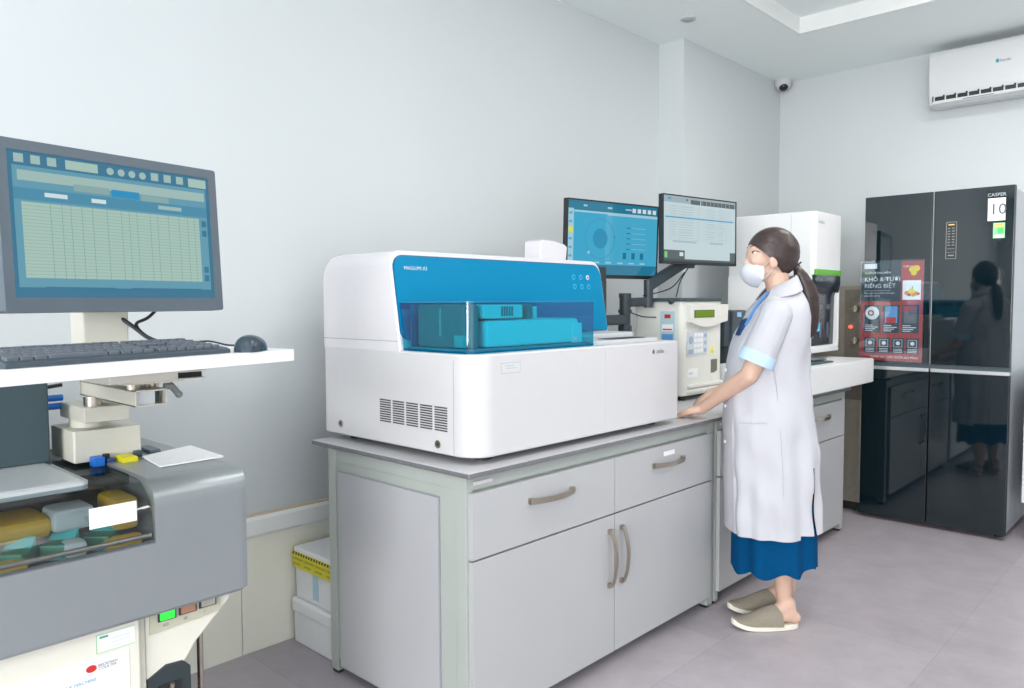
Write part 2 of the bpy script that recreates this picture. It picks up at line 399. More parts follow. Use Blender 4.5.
for i in range(3):
    for j in range(2):
        yy, zz = 2.565+i*.048, 1.455-j*.04
        mm = RED if (i == 2 and j == 0) else mat('icon_cyan', (50, 172, 210), .4)
        m = MB(); m.cyl((xfront(zz)+.006, yy, zz), (xfront(zz)+.009, yy, zz), .011 if mm is not RED else .010, WT if mm is RED else mm, n=20)
        m.cyl((xfront(zz)+.008, yy, zz), (xfront(zz)+.0098, yy, zz), .006, mm if mm is RED else TEAL, n=16)
        m.build('control_button', fp)
# opening and parts under the transparent cover
CY0, CY1, CX1 = 1.614, 2.245, 1.035
BT = tint('blue_transparent', (54, 214, 232), .05)
m = MB(); m.box(.728, .735, CY0+.02, CY1-.02, 1.195, 1.345, mat('interior_navy', (70, 110, 150), .5)); m.box(.73, 1.01, CY0+.012, CY1-.02, 1.191, 1.203, mat('interior_deck', (120, 150, 165), .5))
m.build('cover_recess', t)
IB = mat('interior_grey', (190, 180, 178), .5); IBD = mat('interior_dark', (214, 130, 134), .5); IW = mat('interior_white', (226, 228, 230), .4)
m = MB(); m.box(.745, 1.0, 1.650, 1.69, 1.203, 1.343, IBD, .008); m.box(.93, .985, 1.646, 1.652, 1.206, 1.245, IB, .002); m.box(.86, .866, 1.645, 1.652, 1.24, 1.33, IB); m.build('reagent_door', t)
m = MB(); m.box(.76, 1.005, 1.72, 2.19, 1.203, 1.292, IW, .012); m.box(.985, 1.008, 2.15, 2.205, 1.203, 1.275, IW, .004); m.build('sample_deck', t)
m = MB(); m.box(.80, 1.0, 1.71, 1.895, 1.297, 1.342, IW, .005)
for k in range(5): m.box(1.0, 1.003, 1.79+k*.012, 1.796+k*.012, 1.305, 1.336, IBD)
m.build('pipette_carriage', t)
m = MB(); m.box(.78, .96, 1.96, 1.99, 1.292, 1.342, IBD, .004); m.cyl((.9, 2.06, 1.292), (.9, 2.06, 1.335), .012, IW); m.build('pipette_post', t)
m = MB(); o = rrect(.70, CX1, CY0, CY1, (.002, .03, .012, .002), 6); oi = rrect(.70, CX1-.004, CY0+.004, CY1-.004, (.002, .027, .009, .002), 6)
m.loft([[(x, y, 1.191) for x, y in o], [(x, y, 1.349) for x, y in o], [(x, y, 1.352) for x, y in oi]], BT, cap0=False)
cv = m.build('transparent_cover', t, label='transparent blue hinged cover')
m = MB()
for z0, z1 in ((1.191, 1.197), (1.3485, 1.3535)):
    m.loft([[(x, y, z0) for x, y in oi], [(x, y, z0) for x, y in o], [(x, y, z1) for x, y in o], [(x, y, z1) for x, y in oi]], mat('cover_rim_blue', (0, 120, 160), .25), cap0=False, cap1=False)
m.build('cover_rim', cv)
m = MB(); m.text('X3', .016, Tface((CX1+.001, 2.12, 1.215), (0, 1, 0), (0, 0, 1)), IBD); m.build('cover_mark', cv)
# vent slots and screws on the near side
m = MB()
for c in range(5):
    for r in range(10): x = .601+c*.0715; z = 1.018-r*.0081; m.box(x, x+.060, AY0-.001, AY0+.003, z-.0022, z+.0022, GROOVED)
m.build('vent_slots', t)
for x, z in ((.365, .909), (.902, .899)):
    m = MB(); m.cyl((x, AY0+.002, z), (x, AY0-.003, z), .013, NICKEL, n=24); m.cyl((x, AY0-.003, z), (x, AY0-.0036, z), .007, GROOVED, n=6); m.build('screw', t)
m = MB(); LB2 = mat('label_soft_grey', (186, 190, 192), .5); LB3 = mat('label_soft_white', (208, 209, 212), .5); m.box(AX1, AX1+.0012, 1.715, 1.805, 1.125, 1.16, LB2); m.box(AX1+.001, AX1+.0016, 1.718, 1.802, 1.128, 1.157, LB3); m.box(AX1+.0012, AX1+.0018, 1.735, 1.785, 1.140, 1.143, LB2); m.box(AX1+.0012, AX1+.0018, 1.735, 1.775, 1.148, 1.151, LB2)
m.build('asset_label', t)
m = MB(); m.text('snibe', .026, Tface((AX1+.0012, 2.60, 1.145), (0, 1, 0), (0, 0, 1)), INK); m.ball((AX1, 2.58, 1.152), (.002, .008, .009), INK); m.build('logo', t)
# raised white tray and dark slot on the right part of the top
m = MB(); m.prism(rrect(.735, .99, 2.31, 2.755, .03), 'z', 1.188, 1.202, WHITE, .004); m.build('top_tray', t)
m = MB(); m.prism(rrect(.885, .965, 2.44, 2.70, .028), 'z', 1.2, 1.2035, BLACK); m.build('sample_slot', t)
m = MB(); m.prism(rrect(.735, .86, 2.28, 2.76, .02), 'z', 1.2, 1.222, WHITE, .008); m.build('rear_step', t)
m = MB(); m.box(1.03, 1.066, 2.25, 2.26, 1.186, 1.1905, GROOVE); m.build('seam', t)
m = MB(); m.prism(rrect(.40, .52, 2.21, 2.37, .05), 'z', 1.522, 1.541, HOOD, .006); m.build('bottle_cap', t)
m = MB(); m.prism([(2.555, 1.52), (2.735, 1.52), (2.745, 1.60), (2.725, 1.612), (2.66, 1.624), (2.575, 1.626), (2.56, 1.618)], 'x', .40, .50, HOOD, .008, 3); m.build('waste_bottle', t)

# ------------------------------------------------------------------ monitors
def mon_frame(yaw_d, tilt_d, c):
    a, ti = math.radians(yaw_d), math.radians(tilt_d)
    rx = Vector((math.cos(a), math.sin(a), 0)); nb = Vector((math.sin(a), -math.cos(a), 0))   # nb: towards the viewer side
    u = Vector((0, 0, 1))*math.cos(ti)-nb*math.sin(ti); n = rx.cross(u)
    return Matrix.Translation(c) @ Matrix((rx, u, n)).transposed().to_4x4()
def screen_rects(W, H, items, z, parent, extra=None):
    """items: (u0,u1,v0,v1,material,layer) in 0..1 screen units, v down"""
    m = MB()
    for (u0, u1, v0, v1, mm, ly) in items:
        zz = z+.00025*ly
        m.quad((-W/2+u0*W, H/2-v1*H, zz), (-W/2+u1*W, H/2-v1*H, zz), (-W/2+u1*W, H/2-v0*H, zz), (-W/2+u0*W, H/2-v0*H, zz), mm)
    if extra: extra(m, W, H, z)
    return m.build('screen', parent, False)
def monitor(name, label, M, w, h, bz, cham, items, body, extra=None, thick=.03):
    t = bpy.data.objects.new(name, None); COL.objects.link(t); t['label'] = label; t['category'] = 'monitor'
    t.empty_display_size = .05; t.matrix_basis = M
    b, tp, sd = bz
    m = MB(); m.prism(rrect(-w/2, w/2, -h/2, h/2, cham), 'z', -thick, -.004, body, .003)
    m.prism(rrect(-w/2+.05, w/2-.05, -h/2+.04, h/2-.05, .02), 'z', -thick-.022, -thick+.001, body, .008); m.build('housing', t, False)
    m = MB()
    oz = [(x, y, 0.0) for x, y in rrect(-w/2, w/2, -h/2, h/2, cham)]; ob = [(x, y, -.006) for x, y, _ in oz]
    iz = [(x, y, 0.0) for x, y in rrect(-w/2+sd, w/2-sd, -h/2+b, h/2-tp, .001)]; ib = [(x, y, -.005) for x, y, _ in iz]
    m.loft([ob, oz, iz, ib], body, False, False); m.build('bezel', t, False)
    W, H = w-2*sd, h-b-tp
    s_ = screen_rects(W, H, items, -.0036, t, extra)
    me = s_.data
    for v in me.vertices: v.co.y += (b-tp)/2
    return t
E1 = lambda n, c, k=1.0: emis(n, c, k, 1)
# left big monitor
sb = E1('screen_blue', (98, 160, 182), .8); sbd = E1('screen_blue_dark', (52, 120, 152), .8); sg = E1('screen_table_green', (172, 202, 190), .8)
sgl = E1('screen_grid', (120, 165, 160), .8); scy = E1('screen_tab_cyan', (20, 140, 190), .9); sp = E1('screen_pale', (165, 195, 190), .8); swh = E1('screen_white', (205, 222, 225), .9)
it = [(0, 1, 0, 1, sbd, 0), (.02, .98, .10, .93, sb, 1), (.04, .97, .13, .20, sp, 2), (.28, .45, .185, .235, E1('screen_grey', (140, 175, 175), .8), 3), (.46, .60, .19, .245, scy, 3), (.61, .76, .205, .25, E1('screen_grey', (0, 0, 0)), 3),
      (.02, .98, .25, .33, E1('screen_band', (72, 145, 175), .8), 2), (.15, .25, .27, .30, swh, 3), (.36, .43, .275, .305, swh, 3), (.70, .83, .27, .30, sp, 3), (.05, .93, .345, .865, sg, 2),
      (.25, .40, .02, .085, sg, 2), (.88, .985, .02, .09, sg, 2), (.13, .45, .925, .935, sbd, 3), (.53, .92, .925, .935, sbd, 3)]
for k in range(3): it.append((.03+k*.07, .07+k*.07, .02, .08, sp, 2))
for k in range(3): it.append((.67+k*.07, .71+k*.07, .02, .08, sp, 2))
for k in range(21): it.append((.05, .93, .37+k*.0235, .3718+k*.0235, sgl, 4))
for k, xx in enumerate((.17, .22, .26, .31, .36, .43, .50, .54, .58, .65, .69, .75, .81, .86, .90)): it.append((xx, xx+.0022, .345, .865, sgl, 4))
for k in range(2): it += [(.945, .972, .36+k*.08, .41+k*.08, sbd, 3), (.945, .972, .74+k*.07, .79+k*.07, sbd, 3)]
def ext_left(m, W, H, z):
    for k in range(4): m.cyl((-W/2+(.46+k*.055)*W, H/2-.055*H, z), (-W/2+(.46+k*.055)*W, H/2-.055*H, z+.0008), .008, sp, n=20)
ML = mon_frame(100.8, 3.5, (.92, .66, 1.507))
mon = monitor('desktop_monitor', 'large grey framed monitor showing a pale green data table, at left above the keyboard', ML, .50, .348, (.030, .022, .020), .006, it, BEZEL, ext_left, .045)
# monitor with circle dial
b0 = E1('m1_blue', (70, 172, 208), .85); b1 = E1('m1_dark', (28, 120, 152), .85); b2 = E1('m1_deep', (0, 158, 200), .85); bc = E1('m1_circle', (0, 140, 182), .85); bp_ = E1('m1_pale', (160, 205, 222), .85)
it = [(0, 1, 0, 1, b1, 0), (.06, 1, .14, .86, b0, 1), (.065, .40, .16, .84, E1('m1_mid', (38, 165, 205), .85), 2), (0, .06, .11, .86, bp_, 1), (.42, 1, .13, .17, bp_, 2), (.06, .42, .13, .155, bp_, 3),
      (.008, .052, .36, .43, E1('m1_yellow', (225, 222, 40), .9), 3), (.16, .2, .05, .075, bp_, 2), (.42, .47, .055, .08, bp_, 2), (.62, .69, .06, .08, bp_, 2)]
for k in range(6): it.append((.012, .045, .16+k*.115, .19+k*.115, b0, 2))
for k in range(5): it.append((.70+k*.06, .74+k*.06, .045, .105, swh, 3))
for k in range(5): it.append((.64, .68, .32+k*.075, .335+k*.075, b1, 3)); it.append((.70, .86, .325+k*.075, .33+k*.075, bp_, 3))
for k in range(3): it.append((.60+k*.1, .64+k*.1, .68, .77, b1, 3))
for k in range(6): it.append((.15+k*.13, .21+k*.13, .82, .84, bp_, 3))
def ext_c(m, W, H, z):
    cx, cy = -W/2+.345*W, H/2-.50*H
    def ring(r0, r1, mm, zz, n=48):
        for k in range(n):
            a, b = 2*PI*k/n, 2*PI*(k+1)/n
            m.quad((cx+r0*math.cos(a), cy+r0*math.sin(a), zz), (cx+r1*math.cos(a), cy+r1*math.sin(a), zz), (cx+r1*math.cos(b), cy+r1*math.sin(b), zz), (cx+r0*math.cos(b), cy+r0*math.sin(b), zz), mm)
    ring(0.001, .048, bc, z+.0010); ring(.094, .098, E1('m1_ring', (50, 150, 190), .85), z+.0011)
    m.cyl((cx-.075, cy-.068, z+.0008), (cx-.075, cy-.068, z+.0013), .007, bp_, n=14)
    m.cyl((cx+.094, cy+.012, z+.0008), (cx+.094, cy+.012, z+.0013), .004, b1, n=14)
MON1 = mon_frame(80, -1.9, (.50, 3.11, 1.65))
monitor('desktop_monitor', 'thin black monitor showing a blue dial screen, behind the blue fronted analyser', MON1, .62, .373, (.018, .007, .007), .003, it, BLACK, ext_c)
# monitor with table
g0 = E1('m2_pale', (190, 208, 212), .9); g1 = E1('m2_line', (160, 182, 188), .9); g2 = E1('m2_dark', (80, 92, 96), .8); g3 = E1('m2_blue', (45, 150, 200), .9); gg = E1('m2_green', (110, 205, 120), .9)
it = [(0, 1, 0, 1, g0, 0), (0, 1, 0, .10, E1('m2_bar', (150, 170, 176), .9), 1), (.36, .985, .035, .105, g2, 2), (.49, .50, .035, .105, g0, 3), (.02, .97, .315, .335, g3, 3), (0, .28, .83, .965, g2, 2), (.015, .05, .86, .95, gg, 3), (.92, 1, .83, .97, g2, 2),
      (.06, .10, .03, .06, g3, 2), (.30, .32, .03, .06, g2, 2), (0, 1, .965, 1, E1('m2_bottom', (60, 76, 84), .8), 4), (.12, .44, .68, .71, g1, 3), (.62, .82, .68, .71, g1, 3), (.21, .26, .86, .92, swh, 3)]
for k in range(17): it.append((.03, .95, .165+k*.031, .168+k*.031, g1, 2))
for xx in (.08, .20, .46, .58, .74, .86): it.append((xx, xx+.003, .14, .70, g1, 2))
for k in range(13):
    for (a, b) in ((.10, .18), (.22, .40), (.60, .71), (.76, .84)): it.append((a, b-random.random()*.03, .150+k*.040, .158+k*.040, g1, 3))
for k in range(8): it.append((.52+k*.055, .523+k*.055, .04, .10, g0, 4))
MON2 = mon_frame(81, .4, (.747, 3.514, 1.705))
monitor('desktop_monitor', 'thin black monitor showing a white results list, nearest the woman', MON2, .58, .339, (.014, .006, .006), .003, it, BLACK)
# dual arm
t = thing('monitor_arm', 'black dual monitor arm clamped behind the blue fronted analyser', 'monitor arm', (.49, 3.2, .846))
ARM = mat('arm_black', (52, 62, 68), .45, noise=.03)
m = MB(); m.box(.44, .56, 3.14, 3.26, .846, .862, ARM, .004); m.build('base', t)
m = MB(); m.cyl((.50, 3.2, .86), (.50, 3.2, 1.385), .028, ARM, n=24); m.cyl((.50, 3.2, 1.37), (.50, 3.2, 1.392), .031, ARM, n=24); m.cyl((.50, 3.2, 1.20), (.50, 3.2, 1.23), .034, ARM); m.cyl((.50, 3.2, 1.295), (.50, 3.2, 1.31), .034, ARM); m.build('pole', t)
m = MB(); m.box(.475, .525, 3.0, 3.19, 1.235, 1.285, ARM, .01); m.cyl((.49, 3.02, 1.23), (.49, 3.02, 1.45), .022, ARM); m.box(.425, .49, 2.99, 3.06, 1.42, 1.52, ARM, .008); m.box(.42, .45, 2.98, 3.24, 1.56, 1.70, ARM, .006); m.box(.425, .455, 2.99, 3.10, 1.45, 1.60, ARM, .005); m.build('arm', t)
m = MB()
def bar(p, q, wd, hg):
    p, q = Vector(p), Vector(q); d = q-p; T = Matrix.Translation((p+q)/2) @ d.to_track_quat('Y', 'Z').to_matrix().to_4x4()
    m.box(-wd/2, wd/2, -d.length/2, d.length/2, -hg/2, hg/2, ARM, .008, 2, T)
bar((.50, 3.2, 1.345), (.56, 3.305, 1.35), .035, .045); m.cyl((.565, 3.312, 1.32), (.565, 3.312, 1.46), .024, ARM)
bar((.565, 3.312, 1.43), (.68, 3.49, 1.56), .045, .055); m.box(.665, .70, 3.42, 3.58, 1.60, 1.76, ARM, .006); m.box(.66, .705, 3.44, 3.53, 1.52, 1.66, ARM, .006)
m.build('arm', t)
m = MB(); m.tube([(.66, 3.5, 1.5), (.64, 3.43, 1.43), (.61, 3.36, 1.40), (.56, 3.27, 1.38)], .003, BLACK, 8); m.tube([(.68, 3.5, 1.52), (.665, 3.45, 1.45), (.66, 3.42, 1.372)], .003, BLACK, 8)
m.tube([(.52, 3.2, 1.30), (.55, 3.28, 1.275), (.59, 3.345, 1.27)], .003, BLACK, 8); m.tube([(.50, 3.1, 1.27), (.47, 3.08, 1.22), (.50, 3.0, 1.18), (.55, 2.95, 1.0)], .003, BLACK, 8)
m.build('cable', t)

# ------------------------------------------------------------------ cream analyser
CR = mat('cream_analyser_shell', (226, 225, 217), .4, noise=.01)
cx0, cx1, cy0, cy1 = .44, .735, 3.37, 3.77
t = thing('coagulation_analyzer', 'cream benchtop analyser with small green display and black lid, beside the woman', 'laboratory analyser', (cx0, cy0, .846))
m = MB(); m.prism(rrect(cx0, cx1, cy0, cy1, (.02, .035, .035, .02)), 'z', .872, 1.352, CR, .008)
m.prism(rrect(cx0+.01, cx1+.012, cy0+.03, cy1+.01, .03), 'z', .885, .905, CR, .006); m.prism(rrect(cx0+.01, cx1+.012, cy0+.03, cy1+.01, .03), 'z', .91, .93, CR, .006)
m.build('body', t)
for x, y in ((.50, 3.43), (.69, 3.43), (.50, 3.72), (.69, 3.72)): MB().cyl((x, y, .846), (x, y, .875), .018, BLACK).build('foot', t)
m = MB(); m.prism(rrect(cx0-.02, cx1+.01, cy0-.02, cy1, (.02, .03, .04, .02)), 'z', 1.35, 1.368, DARK, .006); m.cyl((cx1-.06, cy0-.015, 1.352), (cx1-.06, cy0-.03, 1.345), .012, DARK); m.build('lid', t, label='thin dark grey lid')
m = MB(); pr = [(cy0+.03, 1.335), (cy0+.03, 1.245)]+[(cy0+.03+.35*k/10, 1.245-.03*math.sin(PI*k/10)) for k in range(1, 10)]+[(cy1+.015, 1.245), (cy1+.02, 1.335)]
m.prism(pr, 'x', cx1-.02, cx1+.025, CR, .008); cp = m.build('display_head', t)
m = MB(); m.box(cx1+.024, cx1+.0275, 3.43, 3.63, 1.268, 1.306, GROOVED); m.box(cx1+.027, cx1+.0285, 3.434, 3.626, 1.271, 1.303, emis('lcd_green', (118, 152, 20), .8)); m.build('display', cp)
m = MB(); m.prism(rrect(3.40, 3.60, 1.075, 1.205, .01), 'x', cx1, cx1+.004, LABELG, .001)
for i in range(3):
    for j in range(4): m.box(cx1+.004, cx1+.006, 3.468+i*.030, 3.49+i*.030, 1.088+j*.027, 1.108+j*.027, PAPER, .001)
KBL = mat('key_blue_grey', (158, 176, 204), .5); m.cyl((cx1+.003, 3.435, 1.155), (cx1+.006, 3.435, 1.155), .020, KBL, n=20)
for j in range(2): m.box(cx1+.004, cx1+.006, 3.41+j*.026, 3.43+j*.026, 1.085, 1.108, KBL)
for j in range(3): m.box(cx1+.004, cx1+.006, 3.568, 3.588, 1.09+j*.038, 1.108+j*.038, KBL)
m.build('keypad', t)
m = MB(); m.prism([(3.635, 1.08), (3.675, 1.08), (3.655, 1.12)], 'x', cx1, cx1+.002, YEL); m.build('warning_label', t)
m = MB(); m.box(cx1-.002, cx1+.002, 3.645, 3.71, .975, 1.045, mat('port_brown', (110, 108, 96), .6)); m.prism([(3.645, .92), (3.71, .92), (3.71, .985), (3.645, .965)], 'x', cx1-.002, cx1+.003, CR); m.build('tube_port', t)
m = MB(); m.box(cx1, cx1+.0015, 3.41, 3.51, .965, 1.01, PAPER); m.box(cx1+.001, cx1+.002, 3.42, 3.46, .98, .99, LABELG); m.build('paper_label', t)
m = MB(); m.box(.60, .685, cy0-.0015, cy0+.001, 1.135, 1.30, mat('sticker_blue_grey', (178, 204, 214), .5)); m.box(.625, .66, cy0-.002, cy0, 1.265, 1.285, RED); m.box(.61, .675, cy0-.002, cy0, 1.20, 1.235, PAPER); m.box(.615, .67, cy0-.0025, cy0, 1.205, 1.212, RED); m.box(.61, .675, cy0-.002, cy0, 1.15, 1.185, BLUEI)
m.build('sticker', t)

# dark computer tower behind
t = thing('computer_tower', 'dark grey upright computer case with blue sticker, on the worktop behind the woman', 'computer', (.5, 3.95, .846))
DG = mat('tower_grey', (66, 76, 84), .4, noise=.03)
m = MB(); m.prism(rrect(.33, .68, 3.95, 4.14, .008), 'z', .85, 1.30, DG, .004); m.build('case', t)
m = MB(); m.box(.679, .70, 3.955, 4.135, .855, 1.297, DG, .006); m.box(.70, .701, 3.975, 4.115, 1.03, 1.035, GROOVED); m.box(.70, .701, 3.975, 4.115, 1.15, 1.154, GROOVED); m.build('front_panel', t)
m = MB(); m.box(.70, .7015, 4.0, 4.05, 1.262, 1.288, mat('case_badge', (150, 196, 232), .4)); m.build('badge', t)
m = MB(); m.box(.62, .68, 3.90, 3.95, 1.10, 1.24, DG, .006); m.build('side_module', t)

# ------------------------------------------------------------------ white tower analyser
t = thing('hematology_analyzer', 'tall white analyser with green stripe and dark sampling bay, beside the refrigerator', 'laboratory analyser', (.6, 4.4, .846))
fx, ya, yb = .965, 4.42, 4.83
WA = mat('tower_white', (236, 237, 237), .35, noise=.01)
m = MB(); m.prism(rrect(.42, fx, ya, yb, (.02, .03, .03, .02)), 'z', 1.50, 1.868, WA, .008)
m.prism(rrect(.42, fx-.17, ya, yb, .01), 'z', .846, 1.505, WA, .004)
m.box(fx-.172, fx-.02, ya, ya+.02, 1.06, 1.505, WA, .006); m.box(fx-.172, fx-.008, yb-.03, yb, 1.06, 1.43, WA, .008); m.box(fx-.172, fx-.008, ya, yb, 1.045, 1.085, WA, .008)
m.box(fx-.145, fx-.1435, ya-.0008, ya+.001, 1.51, 1.86, GROOVE)
m.build('body', t)
m = MB(); m.box(fx-.02, fx+.004, ya+.01, yb-.01, 1.50, 1.535, mat('analyser_green', (96, 178, 40), .4), .004); m.build('green_stripe', t)
BAY = mat('bay_black', (34, 44, 54), .2)
m = MB(); m.prism([(fx-.002, 1.50), (fx-.002, 1.455), (fx-.016, 1.42), (fx-.03, 1.38), (fx-.034, 1.08), (fx-.16, 1.08), (fx-.16, 1.50)], 'y', ya+.02, yb-.028, BAY, .002)
m.prism([(yb-.03, 1.50), (yb-.004, 1.50), (yb-.004, 1.45), (yb-.03, 1.40)], 'x', fx-.15, fx-.004, BAY, .002)
for k in range(3): m.box(fx-.034, fx-.030, ya+.04+k*.11, ya+.10+k*.11, 1.30, 1.33, mat('bay_grey', (80, 96, 108), .3), .001); m.box(fx-.034, fx-.030, ya+.05+k*.11, ya+.08+k*.11, 1.13, 1.22, mat('bay_grey', (0, 0, 0)), .001)
m.build('sampling_bay', t)
m = MB(); m.box(fx-.034, fx-.028, ya+.12, ya+.155, 1.17, 1.27, emis('bay_light', (80, 190, 235), 1.4)); m.build('status_light', t)
m = MB(); m.text('mindray', .028, Tface((fx+.001, ya+.04, 1.80), (0, 1, 0), (0, 0, 1)), mat('logo_grey', (130, 165, 165), .5)); m.build('logo', t)
m = MB(); m.prism(rrect(.66, 1.165, 3.84, 4.845, (.02, .02, .02, .02)), 'z', .862, 1.005, WA, .008); m.build('base', t)
for x, y in ((.72, 3.90), (.72, 4.54), (1.07, 3.90), (1.07, 4.54)): MB().cyl((x, y, .8462), (x, y, .866), .02, BLACK).build('foot', t)
m = MB(); m.box(.80, 1.10, 4.02, 4.37, 1.005, 1.014, DARK, .003)
m.build('black_tray', t)
t2 = thing('tube_rack', 'dark translucent sample tray propped on the white analyser base', 'tray', (.9, 4.3, 1.014))
m = MB(); T = Matrix.Translation((.875, 4.30, 1.016)) @ Matrix.Rotation(math.radians(-14), 4, 'Y')
m.box(-.006, .006, -.13, .10, 0, .085, mat('tray_smoke', (58, 82, 90), .15), .003, 2, T); m.build('panel', t2)
m = MB(); m.box(.89, 1.05, 4.20, 4.40, 1.0145, 1.026, mat('tray_smoke', (0, 0, 0)), .003); m.build('base', t2)

# ------------------------------------------------------------------ steel steriliser beside the fridge
t = thing('steel_cabinet', 'floor standing stainless steel unit with knobs and red light, left of the refrigerator', 'steriliser', (.5, 5.0, 0))
m = MB(); m.prism(rrect(.50, 1.03, 5.04, 5.58, .01), 'z', .06, 1.445, STEEL, .006); m.box(.53, 1.02, 5.06, 5.56, .02, .07, BLACK); m.build('body', t)
for x, y in ((.54, 5.08), (1.0, 5.08), (.54, 5.54), (1.0, 5.54)): MB().cyl((x, y, 0), (x, y, .03), .02, BLACK).build('foot', t)
m = MB(); m.box(.915, 1.026, 5.034, 5.042, .72, 1.42, mat('steel_panel', (140, 134, 124), .38, metal=.6, noise=.05), .002); m.build('control_panel', t)
for z in (1.10, 1.30): m = MB(); m.cyl((.99, 5.036, z), (.99, 4.99, z), .024, NICKEL, .020, n=24); m.box(.987, .993, 4.985, 5.0, z-.02, z+.02, NICKEL); m.build('knob', t)
m = MB(); m.cyl((.955, 5.036, 1.185), (.955, 5.022, 1.185), .010, emis('pilot_red', (255, 90, 60), 2.5)); m.build('pilot_light', t)
for x, z in ((.955, 1.30), (.955, 1.36), (1.02, 1.22), (.955, 1.08)): m = MB(); m.cyl((x, 5.036, z), (x, 5.02, z), .007, NICKEL, n=14); m.build('switch', t)

# ------------------------------------------------------------------ refrigerator
FA = math.radians(.3)
t = thing('refrigerator', 'tall black glass four door refrigerator with red and black poster', 'refrigerator', (1.055, 4.955, 0), FA)
W2, FH = .782, 1.982
GL = mat('black_glass', (10, 27, 34), .03, noise=.0, spec=.6, coat=.55, ior=1.5)
FS = mat('fridge_side_silver', (196, 200, 206), .35, metal=.25, noise=.02)
m = MB(); m.box(.004, W2-.004, .062, .66, .03, FH-.012, FS, .006); m.box(.01, W2-.01, .045, .07, .03, FH-.02, BLACK); m.build('body', t, False)
for x in (.05, W2-.05):
    for y in (.10, .60): MB().cyl((x, y, 0), (x, y, .035), .02, BLACK).build('foot', t, False)
mid = W2*.485
ALU = mat('aluminium_trim', (205, 208, 210), .3, metal=.6)
doors = []
for (a, b) in ((0, mid-.004), (mid+.004, W2)):
    for (z0, z1) in ((.975, FH), (.028, .93)):
        m = MB(); m.box(a, b, .008, .045, z0, z1, BLACK, .002); m.box(a+.001, b-.001, 0, .009, z0+.001, z1-.001, GL, .0015)
        if z0 > .5: m.box(a, b, .0, .045, z0-.008, z0, DARK, .001)
        d = m.build('door', t, False); doors.append(d)
        m = MB()
        if z0 < .5: m.box(a+.001, b-.001, .002, .045, z1, z1+.02, ALU, .002); m.build('grip_strip', d, False)
        else:
            m.box(a+.001 if a < .1 else a-.0035, (a+.003) if a < .1 else a-.0005, .001, .04, z0, z1, ALU)
            m.build('edge_strip', d, False)
m = MB(); m.box(.0, W2, .018, .05, .945, .975, BEZEL); m.build('middle_rail', t, False)
def TF(x, z): return Tface((x, -.0022, z), (1, 0, 0), (0, 0, 1))
m = MB(); m.box(.655, .740, -.001, 0, 1.790, 1.915, PAPER); m.text('10', .085, TF(.662, 1.825), INK); m.box(.665, .73, -.0015, -.0005, 1.895, 1.900, LABELG); m.build('warranty_sticker', doors[2], False)
m = MB(); m.text('CASPER', .026, TF(.652, 1.925), mat('print_silver', (190, 200, 205), .4)); m.build('logo', doors[2], False)
m = MB(); m.box(.683, .740, -.001, 0, 1.693, 1.778, mat('energy_green', (150, 222, 165), .5)); m.box(.690, .733, -.0015, 0, 1.755, 1.775, ORANGE); m.box(.705, .733, -.0015, 0, 1.718, 1.75, mat('energy_green_dark', (85, 205, 110), .5)); m.box(.688, .735, -.0015, 0, 1.696, 1.712, PAPER); m.build('energy_sticker', doors[2], False)
PS = mat('print_bronze', (140, 140, 132), .4); m = MB()
for (x0, x1, z0, z1) in ((.449, .452, 1.588, 1.80), (.501, .504, 1.588, 1.80), (.449, .504, 1.588, 1.591), (.449, .504, 1.797, 1.80), (.449, .504, 1.625, 1.627)): m.box(x0, x1, -.001, 0, z0, z1, PS)
for k in range(7):
    for j in range(2): m.box(.458+j*.022, .471+j*.022, -.001, 0, 1.665+k*.016, 1.670+k*.016, PS)
m.box(.462, .492, -.001, 0, 1.780, 1.787, ORANGE); m.box(.462, .492, -.001, 0, 1.605, 1.612, PS); m.box(.460, .494, -.001, 0, 1.645, 1.648, PS)
m.build('control_panel', doors[2], False)
# poster on the left door
PR = mat('poster_red', (168, 56, 58), .35); PB = mat('poster_navy', (44, 60, 74), .35); PW = mat('poster_white', (232, 234, 236), .4)
p0, p1, q0, q1 = -.012, .338, .985, 1.585
m = MB()
m.box(p0, p1, -.004, -.0025, q0, q1, PR); m.box(p0, .215, -.0045, -.003, 1.345, q1, PB)
m.box(.225, .325, -.0045, -.003, 1.355, 1.47, PW)
for k in range(3): m.box(.010+k*.107, .105+k*.107, -.0045, -.003, 1.155, 1.325, PB)
for k in range(4): m.box(.010+k*.080, .082+k*.080, -.0045, -.003, 1.03, 1.125, PB)
m.box(.004, .078, -.0048, -.003, 1.545, 1.575, PW)
for k, mm in enumerate((PW, BLUEI, INK)):
    if k == 0: m.cyl((.055, -.0035, 1.275), (.055, -.0052, 1.275), .04, PW, n=28); m.cyl((.048, -.005, 1.275), (.048, -.0056, 1.275), .018, PR, n=20); m.cyl((.048, -.0055, 1.275), (.048, -.006, 1.275), .010, PW, n=20)
    else: m.box(.022+k*.107, .092+k*.107, -.0050, -.003, 1.215, 1.315, mm)
m.box(.135, .192, -.0055, -.004, 1.215, 1.25, RED); m.box(.232, .30, -.0055, -.004, 1.285, 1.315, PR)
for k in range(3):
    for j in range(4): m.box(.016+k*.107, .06+k*.107+.03*((j*7+k*3) % 3)/2, -.0055, -.004, 1.165+j*.011, 1.169+j*.011, PW)
for k in range(4):
    for (x0, x1, z0, z1) in ((.022, .024, 1.07, 1.115), (.068, .070, 1.07, 1.115), (.022, .07, 1.07, 1.072), (.022, .07, 1.113, 1.115)): m.box(x0+k*.08, x1+k*.08, -.0055, -.004, z0, z1, PW)
    m.cyl((.046+k*.08, -.004, 1.093), (.046+k*.08, -.0056, 1.093), .012, PW, n=10)
    for j in range(3): m.box(.020+k*.08, .070+k*.08, -.0055, -.004, 1.038+j*.009, 1.041+j*.009, PW)
